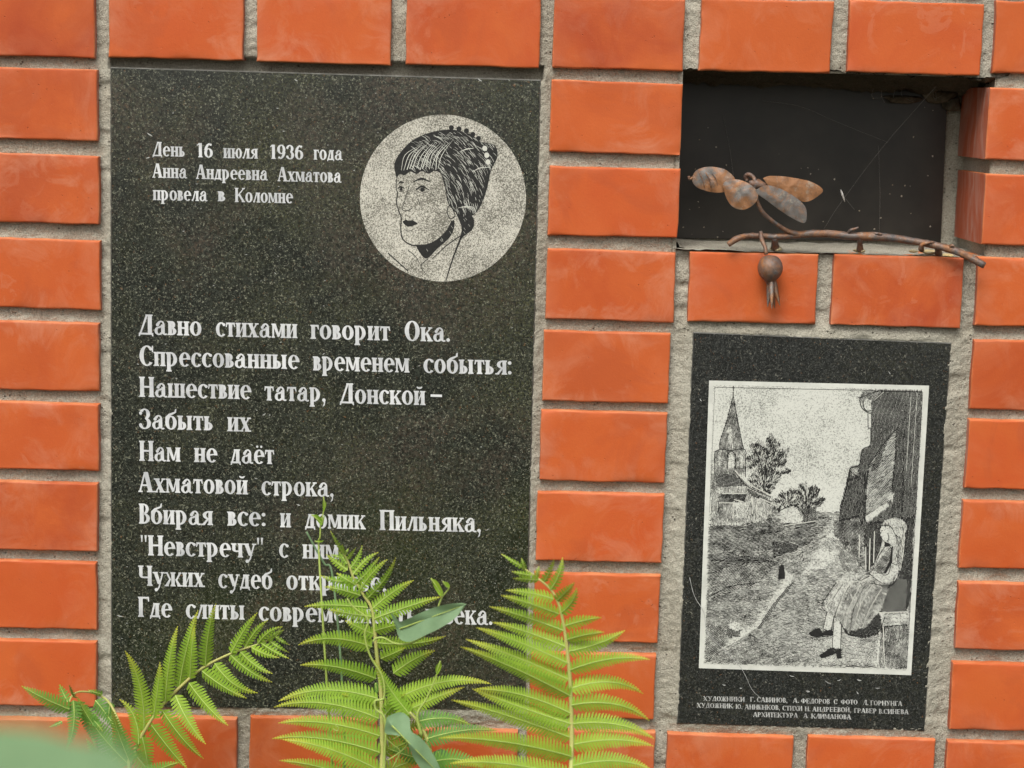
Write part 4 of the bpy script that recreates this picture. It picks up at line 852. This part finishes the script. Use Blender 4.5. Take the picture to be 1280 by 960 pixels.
# ------------------------------------------------------------------ webs and debris in the niche
web = empty('cobweb', tuple(wv(1100, 160, .08)))
tag(web, 'dusty cobweb threads strung across the dark niche behind the iron branch', 'cobweb')
wd_ = .00009
for p in ([(1170, 108, .02), (1105, 182, .06), (1052, 252, .09), (1030, 286, .10)], [(953, 126, .10), (1000, 133, .10), (1045, 152, .10), (1110, 178, .10)], [(904, 145, .11), (912, 185, .11), (918, 230, .11)], [(1098, 182, .11), (1100, 240, .11), (1099, 290, .11)], [(1068, 262, .09), (1050, 240, .09)]):
    l3 = wl(p, 5); tube('thread', l3, [wd_]*len(l3), WEB, web, 4)
for i in range(7):
    u = 1085+rng.rand()*90; l3 = wl([(u, 103+rng.rand()*8, .10), (u+14*(rng.rand()-.5), 112+rng.rand()*14, .105), (u+30*(rng.rand()-.3), 108+rng.rand()*24, .105)], 4)
    tube('thread', l3, [.00012]*len(l3), WEB, web, 4)
DUSTY = m_plain('grey_web_dust', (.13, .11, .08), .95, (.06, .05, .036), 120, 0, .1, .001)
for k_, (u, v, rx, rz) in enumerate(((1128, 124, 22, 5), (1176, 118, 20, 11), (1100, 110, 30, 4), (1000, 103, 60, 4), (1190, 130, 12, 9))):
    blob('dust_clump', W(u, v, .112), rx*MM*.75, .008, rz*MM*.75, DUSTY, web, 10+k_, .5)
l3 = wl([(1051, 237, .10), (1053, 243, .098), (1056, 252, .10)], 4); tube('husk', l3, [x*MM for x in radii([.3, 1.1, .3], len(l3))], m_plain('white_husk', (.75, .74, .70), .5), web, 6)
V, F = [], []
for i in range(46):
    u, v = rng.uniform(862, 1172), rng.uniform(118, 296); s = abs(rng.normal())*.0004+.0003
    if i < 8: u, v = [(1142, 171), (1166, 195), (1163, 283), (1043, 224), (1131, 232), (897, 296), (1127, 245), (854, 284)][i]; s = .0009
    c = W(u, v, DP-.0006); n0 = len(V)
    for dx, dz in ((-1, -.6), (.2, -1), (1, 0), (.3, .9), (-.8, .5)): V.append((c[0]+dx*s*rng.uniform(.6, 1.2), c[1], c[2]+dz*s*rng.uniform(.6, 1.4)))
    V.append((c[0], c[1]-s*.6, c[2])); F += [(n0+(j+1) % 5, n0+j, n0+5) for j in range(5)]
o = mesh('niche_debris', V, F, [SPECK]); tag(o, 'pale specks of dust and husks stuck to the dark sheet at the back of the niche', 'debris', 'stuff')

# ------------------------------------------------------------------ ferns
def pinna(parent, base, tip, bow, width, d0, d1, mat, seed, lobes=None, twist=0., web=.46):
    """one leaflet: base/tip in photo px (bow = sideways sag as share of length), width in px across both sides"""
    r2 = random.Random(seed); b0 = np.array(base, float); t0 = np.array(tip, float); v = t0-b0; L = np.linalg.norm(v)
    nrm = np.array([v[1], -v[0]])/L; c = (b0+t0)/2+nrm*L*bow+v*.08
    pxm = 1/1.38*MM; n = lobes or max(6, int(L/3.6)); sag = r2.uniform(-.002, .006)
    def P(s):
        q = (1-s)**2*b0+2*s*(1-s)*c+s*s*t0; return wv(q[0], q[1], d0+(d1-d0)*s-sag*math.sin(s*3.1))
    V, F, A_ = [], [], []; mi = []
    def add(p, a): V.append(p); A_.append(a); return len(V)-1
    half = width/2*pxm*1.02
    ntilt = Vector((r2.uniform(-.5, .5)+twist, -1, r2.uniform(-.1, .6))).normalized()
    prof = lambda s: (min(1, .70+s*2.4))*(max(0, 1-s**1.9))**.85*(1-.28*s)
    ds = 1.0/n
    for i in range(n):
        s0, s1 = i*ds, (i+1)*ds; p0, p1 = P(s0), P(s1); tg = (p1-p0); ln_ = tg.length; tg.normalize(); sd_ = tg.cross(ntilt).normalized(); nn = sd_.cross(tg).normalized()
        if nn.y > 0: nn = -nn
        for sg in (-1, 1):
            wd = half*prof((s0+s1)/2)*r2.uniform(.93, 1.05); fold = -.22*wd; adv = .28*wd*(1-.2*s0)
            a0 = add(p0, s0); a1 = add(p1, s1)
            m0 = add(p0+sd_*sg*wd*web+tg*(adv*.6+ln_*.10)+nn*fold*.35, s0); m1 = add(p0+sd_*sg*wd*web+tg*(adv*.6+ln_*.90)+nn*fold*.45, s0)
            e0 = add(p0+sd_*sg*wd*.88+tg*(adv*.9+ln_*.30)+nn*fold*.8, s0); t_ = add(p0+sd_*sg*wd*(1.07)+tg*(adv*1.05+ln_*.75)+nn*fold*1.1, min(1, s0+.12)); e1 = add(p0+sd_*sg*wd*.90+tg*(adv*.9+ln_*.84)+nn*fold*.8, s0)
            q = [(a0, a1, m1, m0), (m0, m1, e1, e0), (e0, e1, t_)]
            for f in q: F.append(f if sg < 0 else f[::-1]); mi.append(0)
    k0 = len(V); ns = 9
    for i in range(ns):
        s = i/(ns-1)*.93; p = P(s); tg = (P(min(1, s+.05))-p).normalized(); sd_ = tg.cross(ntilt).normalized(); rw = .00042*(1-s*.7)
        add(p-sd_*rw+Vector((0, -.0003, 0)), s*.5); add(p+Vector((0, -.0007, 0)), s*.5); add(p+sd_*rw+Vector((0, -.0003, 0)), s*.5)
    for i in range(ns-1):
        for j in (0, 1): F.append((k0+i*3+j, k0+i*3+j+1, k0+i*3+4+j, k0+i*3+3+j)); mi.append(1)
    me = bpy.data.meshes.new('leaflet'); me.from_pydata([tuple(p) for p in V], [], F); at = me.attributes.new('along', 'FLOAT', 'POINT'); at.data.foreach_set('value', A_)
    me.polygons.foreach_set('material_index', mi); me.polygons.foreach_set('use_smooth', [True]*len(F)); me.update()
    o = link('leaflet', me, None, [mat, RIB]); o.parent = parent; return o
def frond(fern, rach, rr_, pins, d, mat, seed, cvt, dtip=.0, wid=1.0):
    pts = [(*cvt([(x, y)])[0], dd) for x, y, dd in rach]
    l3 = wl(pts, 6); st = tube('frond', l3, [x*MM for x in radii(rr_, len(l3))], RACH, None, 7, .05); 
    st.parent = fern; st.matrix_parent_inverse = Matrix.Translation(fern.location).inverted()
    for i, q in enumerate(pins):
        b0, t0 = cvt([q[0]])[0], cvt([q[1]])[0]; bow = q[2] if len(q) > 2 else .08; wdt = q[3] if len(q) > 3 else 20
        dq = q[4] if len(q) > 4 else 0
        r2 = random.Random(seed*91+i)
        # depth of the stalk where the leaflet joins it
        j = min(range(len(pts)), key=lambda a: (pts[a][0]-b0[0])**2+(pts[a][1]-b0[1])**2); d0 = pts[j][2]+dq
        pinna(st, b0, t0, bow, wdt*wid, d0-.0005*(i % 4), d0+r2.uniform(-.02, .008)+dtip-.001*(i % 5), mat, seed*100+i)
    return st
def cA(p): return [(140+x/4.364, 740+y/4.364) for x, y in p]
def cB(p): return [(x/4.364, 740+y/4.364) for x, y in p]
def c3(p): return [(340+x/5.333, 600+y/5.333) for x, y in p]
def c4(p): return [(340+x/4.571, 780+y/4.571) for x, y in p]
def c5(p): return [(460+x/6, 700+y/6) for x, y in p]
def c6(p): return [(580+x/3.428, 680+y/3.428) for x, y in p]
idn = lambda p: p
fA = empty('fern', tuple(wv(150, 1000, -.10))); fA.location.z = GZ
tag(fA, 'bright green fern at bottom left with a frond slanting up over the plaque corner', 'fern', None, 'ferns growing at the foot of the wall')
dA = -.085
WID = .95
frond(fA, [(-60, 2100, -.14), (20, 1300, -.11), (105, 920, dA), (200, 720, dA), (290, 600, dA), (380, 510, dA), (500, 410, dA), (650, 335, dA), (780, 290, dA), (870, 255, dA), (925, 215, dA)], [2.4, 2.2, 1.8, 1.6, 1.5, 1.4, 1.2, 1.0, .8, .6, .3],
 [((175, 760), (70, 320), -.16, 27), ((225, 690), (262, 382), -.03, 24), ((145, 830), (40, 585), -.28, 22), ((290, 600), (358, 185), .06, 22), ((365, 525), (470, 98), .05, 24), ((425, 475), (448, 190), .02, 20), ((510, 405), (568, 62), .08, 22),
  ((650, 333), (793, 112), .06, 17), ((725, 303), (850, 153), .12, 14), ((795, 282), (928, 190), .22, 11), ((845, 262), (936, 208), .12, 8), ((880, 250), (930, 188), .05, 5),
  ((165, 790), (200, 1010), .05, 26), ((120, 880), (300, 1120), .05, 26), ((215, 725), (412, 965), -.04, 27), ((275, 645), (500, 910), -.09, 25), ((345, 560), (512, 830), -.10, 24), ((420, 495), (633, 728), -.08, 24), ((490, 430), (735, 580), -.08, 22),
  ((560, 388), (796, 550), -.24, 21), ((645, 342), (875, 492), -.12, 18), ((700, 325), (876, 445), -.14, 15), ((760, 302), (912, 358), -.10, 13), ((815, 280), (965, 362), -.06, 11), ((855, 262), (966, 330), -.08, 9), ((893, 245), (970, 290), -.04, 7), ((905, 235), (935, 205), 0, 4),
  ((60, 1040), (-140, 800), .1, 28), ((90, 1000), (330, 1150), -.1, 28)], dA, FERN, 1, cA, 0, WID)
dB = -.12
frond(fA, [(600, 2300, -.15), (660, 1350, -.13), (705, 940, dB), (665, 760, dB), (600, 610, dB+.01), (520, 555, dB+.01), (430, 545, dB), (385, 580, dB-.01), (370, 660, dB-.015)], [2.2, 2.0, 1.6, 1.3, 1.1, .9, .8, .7, .3],
 [((705, 940), (420, 570), .10, 34), ((710, 930), (610, 640), .05, 30), ((380, 640), (118, 513), .04, 22), ((370, 600), (325, 505), .02, 14), ((400, 575), (378, 508), 0, 13), ((400, 590), (362, 855), .16, 19), ((420, 600), (520, 840), .05, 20, .012), ((440, 640), (560, 760), .1, 20, .02), ((520, 590), (640, 760), .05, 22, .015),
  ((340, 705), (268, 736), .05, 7), ((430, 980), (12, 780), .12, 26, -.03), ((600, 600), (590, 700), .0, 14, .01), ((640, 900), (300, 1010), .2, 30), ((720, 1050), (980, 930), .1, 26), ((560, 560), (480, 535), .0, 9)], dB, FERN2, 2, cB)
fC = empty('fern', tuple(wv(480, 1000, -.16))); fC.location.z = GZ
tag(fC, 'tall green fern in the middle with bindweed twined round its upright frond', 'fern', None, 'ferns growing at the foot of the wall')
dC = -.13
r3 = lambda x, y: (340+x/5.333, 600+y/5.333); r4 = lambda x, y: (340+x/4.571, 780+y/4.571); r5 = lambda x, y: (460+x/6, 700+y/6)
frond(fC, [(476, 1350, -.20), (478, 1120, -.17), (477.8, 959, dC-.01), (477.4, 898, dC-.005), (475.6, 857, dC), (471.3, 822, dC), (467.5, 779, dC), (463.8, 759, dC), (452.5, 740.6, dC), (441, 720, dC), (433.8, 699.4, dC), (422.5, 682.5, dC), (413, 664, dC)], [3, 2.6, 2.2, 2.0, 1.9, 1.7, 1.5, 1.3, 1.2, 1.0, .8, .6, .2],
 [(r3(470, 478), r3(390, 338), .03, 7), (r3(478, 490), r3(470, 430), 0, 5), (r3(485, 500), r3(510, 455), 0, 5), (r3(505, 530), r3(560, 450), .02, 7), (r3(520, 590), r3(600, 435), -.16, 9), (r3(540, 630), r3(710, 482), .14, 11), (r3(560, 690), r3(716, 512), -.06, 12), (r3(585, 735), r3(770, 528), .10, 14), (r3(622, 800), r3(825, 515), -.14, 15),
  (r3(655, 870), r3(946, 668), .08, 19), (r5(45, 440), r5(550, 275), .03, 20), (r5(50, 530), r5(260, 480), .04, 19), (r5(60, 620), r5(585, 570), -.12, 20), (r5(95, 740), r5(275, 660), -.02, 20), (r5(190, 850), r5(502, 680), .10, 24), 
  (r3(480, 520), r3(388, 498), .03, 8), (r3(505, 600), r3(360, 495), .04, 12), (r3(540, 680), r3(325, 638), .12, 14), (r3(590, 770), r3(350, 712), -.06, 18), (r3(500, 560), r3(440, 470), 0, 8), (r3(640, 850), r3(215, 843), -.06, 18), (r3(665, 910), r3(375, 865), .02, 20), (r3(560, 700), r3(430, 620), .02, 15),
  (r4(572, 130), r4(150, 120), -.20, 25), (r4(585, 60), r4(420, -20), .02, 20), (r4(595, 312), r4(160, 235), -.12, 26), (r4(605, 425), r4(36, 442), -.20, 28), (r4(612, 540), r4(10, 476), -.18, 27), (r4(618, 640), r4(36, 566), -.12, 29), (r4(620, 735), r4(0, 655), -.12, 29), (r4(625, 840), r4(60, 660), -.10, 29), (r4(628, 950), r4(40, 780), -.1, 28), (r4(615, 480), r4(400, 400), -.02, 22, .015),
  (r4(640, 470), r4(1255, 343), .22, 25), (r4(650, 560), r4(1100, 360), .05, 24), (r4(645, 520), r4(760, 400), .05, 20), (r4(640, 640), r4(900, 560), .06, 24, .02), (r4(635, 740), r4(880, 640), .06, 26, .02), (r4(635, 850), r4(900, 760), .08, 26, .02), (r4(790, 520), r4(585, 205), .08, 24, -.012)], dC, FERN, 3, idn)
dD = -.15
frond(fC, [(560, 1400, -.20), (548, 1100, -.17), (540, 960, dD), (534, 925, dD), (524, 905, dD), (512, 890, dD)], [2.4, 2.2, 1.8, 1.6, 1.4, 1.0],
 [(r4(820, 560), r4(1130, 575), .20, 24), (r4(870, 660), r4(1285, 610), .12, 25), (r4(900, 790), r4(1215, 830), .24, 28), (r4(880, 700), r4(700, 610), .05, 22, .02), (r4(890, 780), r4(640, 700), .05, 24, .02), (r4(900, 860), r4(1250, 930), .15, 28), (r4(900, 900), r4(660, 820), .1, 26, .02)], dD, FERN2, 4, idn)
fE = empty('fern', tuple(wv(714, 1000, -.22))); fE.location.z = GZ
tag(fE, 'green fern with a nodding tip before the bricks between the two plaques', 'fern', None, 'ferns growing at the foot of the wall')
dE = -.19
frond(fE, [(470, 2100, -.30), (464, 1400, -.25), (460, 960, dE-.01), (462, 800, dE), (455, 600, dE), (445, 480, dE), (432, 380, dE), (410, 270, dE), (375, 200, dE), (320, 150, dE), (250, 100, dE+.01), (160, 45, dE+.015)], [3, 2.6, 2.2, 2.0, 1.8, 1.6, 1.4, 1.2, 1.0, .8, .6, .2],
 [((250, 100), (160, 42), .0, 7), ((262, 112), (246, 60), 0, 7), ((290, 135), (205, 118), .02, 9), ((320, 155), (210, 148), -.02, 11), ((310, 145), (322, 95), .02, 8), ((340, 165), (386, 66), -.08, 12), ((370, 195), (422, 58), -.16, 14), ((385, 235), (180, 198), -.06, 16), ((395, 245), (473, 165), -.04, 16), ((408, 300), (158, 220), -.03, 18), ((415, 295), (483, 188), -.22, 16),
  ((425, 370), (108, 268), -.03, 20), ((432, 350), (588, 315), .05, 17), ((438, 440), (120, 335), -.04, 21), ((440, 410), (600, 378), .06, 19), ((445, 510), (52, 358), -.04, 23), ((446, 460), (690, 370), -.10, 23), ((450, 580), (8, 408), -.03, 24), ((452, 540), (797, 495), .14, 22), ((455, 650), (-15, 440), -.04, 25), ((455, 620), (768, 642), .26, 24),
  ((458, 725), (45, 622), -.12, 25), ((458, 770), (35, 620), .02, 26), ((460, 690), (796, 758), .24, 24), ((460, 830), (-55, 668), -.03, 28), ((462, 770), (815, 835), .18, 25), ((462, 910), (-110, 832), -.08, 30), ((462, 860), (812, 866), .14, 26), ((462, 1000), (-60, 940), -.1, 30), ((462, 950), (805, 968), .18, 28), ((462, 1060), (800, 1080), .15, 30)], dE, FERN, 5, c6, -.004)

# ------------------------------------------------------------------ bindweed, slender herb, near leaf
def flat_leaf(parent, outline, mid0, mid1, d, mat, fold=.004, name='leaf', crv=.0, vt=0.):
    """broad leaf: outline px, folded along the midrib mid0-mid1"""
    out = smooth_line(list(outline)+[outline[0]], 5)[:-1]; a, c = np.array(mid0, float), np.array(mid1, float); ax = (c-a)/np.linalg.norm(c-a); L = np.linalg.norm(c-a)
    n = len(out); V = []; A_ = []; rings = 5; m = (a+c)/2
    for k_ in range(rings+1):
        t = k_/rings
        for q in out:
            s = np.clip(np.dot(q-a, ax), 0, L); f = a+ax*s; p = f+(q-f)*t; off = abs(np.cross(ax, p-a))
            V.append(W(p[0], p[1], d-vt*(p[1]-a[1])-fold*off*.06+crv*((s/L-.5)**2)+.0012*math.sin(s*.12+t*2))); A_.append(0)
    F = [(k_*n+i, (k_+1)*n+i, (k_+1)*n+(i+1) % n, k_*n+(i+1) % n) for k_ in range(rings) for i in range(n)]
    me = bpy.data.meshes.new(name); me.from_pydata([tuple(map(float, v)) for v in V], [], F); me.attributes.new('along', 'FLOAT', 'POINT').data.foreach_set('value', A_)
    bmx = bmesh.new(); bmx.from_mesh(me); bmesh.ops.remove_doubles(bmx, verts=bmx.verts, dist=.00002); bmx.to_mesh(me); bmx.free()
    me.polygons.foreach_set('use_smooth', [True]*len(me.polygons)); o = link(name, me, parent, [mat])
    q = wl([(*(a+ax*L*t), d-.0006+crv*((t-.5)**2)) for t in (0.02, .25, .5, .75, .97)], 3); tube('midrib', q, [x*MM for x in radii([.7, .5, .2], len(q))], VSTEM, None, 5).parent = o
    bpy.data.objects[-1] if False else None
    return o
bw = empty('bindweed', tuple(wv(490, 1000, -.17))); bw.location.z = GZ
tag(bw, 'thin bindweed vine with grey-green arrow-shaped leaves climbing the middle fern', 'vine')
dV = -.155
def vine(pts, rs, name='vine_stem'):
    l3 = wl([(*p[:2], p[2] if len(p) > 2 else dV) for p in pts], 6); return tube(name, l3, [x*MM for x in radii(rs, len(l3))], VSTEM, bw, 6)
vine([(492, 1400, -.2), (484, 1100, -.18), r4(640, 860), r4(650, 640), r4(640, 530), r4(595, 490), r4(590, 440), r4(640, 420, ) , r4(630, 300), r4(560, 180), r4(530, 60), r3(640, 930), r3(545, 850), r3(500, 790)], [1.5, 1.3, 1.1, 1.0, .9, .8, .7])
vine([r4(575, 100), r4(600, 80), r4(640, 80), r4(700, 110), r4(780, 112), r4(850, 80), r5(445, 540), r5(500, 430), r5(550, 290), r5(605, 215), r5(600, 185), r5(560, 160)], [.8, .9, .9, .8, .7, .6, .5])
vine([r4(855, 640), r4(830, 520), r4(880, 430), r4(930, 320), r4(960, 215)], [1.6, 1.1, .8, .7, .5])
vine([r4(660, 780), r4(720, 740), r4(770, 690), r4(740, 640), r4(690, 660)], [.6, .6, .5, .4]); vine([r4(350, 600), r4(372, 610), r4(378, 590), r4(360, 580)], [.5, .4, .3])
vine([r4(690, 820), r4(730, 730), r4(690, 690), r4(650, 650)], [.6, .5, .5])
flat_leaf(bw, [r5(740, 330), r5(690, 322), r5(560, 338), r5(420, 385), r5(265, 455), r5(228, 452), r5(172, 395), r5(200, 480), r5(225, 560), r5(250, 600), r5(320, 612), r5(440, 560), r5(560, 500), r5(660, 430)], r5(228, 520), r5(738, 332), dV-.01, VLEAF, .004, 'leaf', .01)
flat_leaf(bw, [r4(655, 535), r4(690, 515), r4(740, 505), r4(785, 540), r4(795, 610), r4(850, 650), r4(900, 710), r4(960, 820), r4(975, 880), r4(900, 870), r4(830, 800), r4(790, 720), r4(760, 650), r4(700, 635), r4(645, 620)], r4(680, 575), r4(960, 860), dV-.022, VLEAF, -.004, 'leaf', .015)
flat_leaf(bw, [r4(920, 730), r4(970, 715), r4(1010, 740), r4(1000, 790), r4(960, 860), r4(935, 800)], r4(950, 725), r4(965, 855), dV+.01, VLEAF)
for p in ([r5(470, 135), r5(520, 160), r5(560, 235), r5(560, 265), r5(535, 265), r5(495, 200)], [r5(560, 158), r5(600, 170), r5(614, 200), r5(590, 205), r5(565, 180)], [r4(962, 210), r4(968, 240), r4(952, 280), r4(938, 285), r4(936, 245)], [r5(395, 490), r5(460, 462), r5(440, 485), r5(400, 505)]):
    flat_leaf(bw, p, p[0], p[3], dV-.004, FERN, .002, 'young_leaf')
flat_leaf(bw, [r4(585, 340), r4(600, 335), r4(608, 370), r4(600, 395), r4(585, 380)], r4(592, 338), r4(598, 392), dV-.004, FERN2, .002, 'young_leaf')

hb = empty('slender_herb', tuple(wv(420, 1000, -.11))); hb.location.z = GZ
tag(hb, 'slender green herb sprig with tiny side leaves rising in front of the verses', 'weed')
dH = -.10
for p, rs in (([(440, 1400, -.15), (432, 1050, -.13), (428, 860, -.12), (416, 722, dH), r3(350, 560)+(dH,), r3(292, 460)+(dH,), r3(230, 345)+(dH,)], [1.4, 1.2, 1.0, .9, .8]), ([(430, 1400, -.15), (420, 1050, -.12), (405, 800, -.12), r3(312, 470)+(dH-.004,), r3(320, 380)+(dH-.004,), r3(325, 290)+(dH-.004,), r3(343, 210)+(dH-.004,), r3(345, 115)+(dH-.004,)], [1.4, 1.1, .9, .8, .7, .6, .4])):
    l3 = wl(p, 6); tube('stalk', l3, [x*MM for x in radii(rs, len(l3))], VSTEM if rs[2] == .9 else VLEAF, hb, 6)
for p in ([r3(262, 230), r3(300, 232), r3(335, 262), r3(340, 290), r3(325, 300), r3(298, 268)], [r3(343, 110), r3(354, 140), r3(362, 160), r3(355, 190), r3(342, 210), r3(338, 160)], [r3(285, 408), r3(312, 402), r3(345, 405), r3(316, 416)], [r3(340, 255), r3(352, 235), r3(344, 280), r3(336, 290)]):
    flat_leaf(hb, p, p[0], p[3], dH-.006, FERN, .002, 'small_leaf')
nl = empty('broad_leaved_weed', tuple(wv(60, 1500, -1.2))); nl.location.z = GZ
tag(nl, 'out-of-focus grey-green leaf close to the camera in the bottom left corner', 'weed')
NLM = m_leaf('near_leaf_green', (.24, .40, .20), (.25, .41, .21), (.25, .41, .21), .5, .35)
flat_leaf(nl, [(-90, 930), (-30, 908), (40, 908), (95, 922), (145, 932), (180, 980), (160, 1040), (100, 1080), (0, 1070), (-70, 1020)], (-80, 975), (150, 1010), -1.30, NLM, .0015, 'leaf', .004, .0006)
flat_leaf(nl, [(-160, 1000), (-60, 975), (20, 990), (80, 1050), (0, 1110), (-120, 1090)], (-140, 1040), (70, 1060), -1.18, NLM, .0015, 'leaf', .004, .0006)
l3 = [Vector(p) for p in smooth_line([tuple(wv(60, 1500, -1.2).xy)+(GZ,), tuple(wv(50, 1300, -1.22)), tuple(wv(40, 1030, -1.26))], 8)]
tube('stalk', l3, [.002]*len(l3), VSTEM, nl, 7)
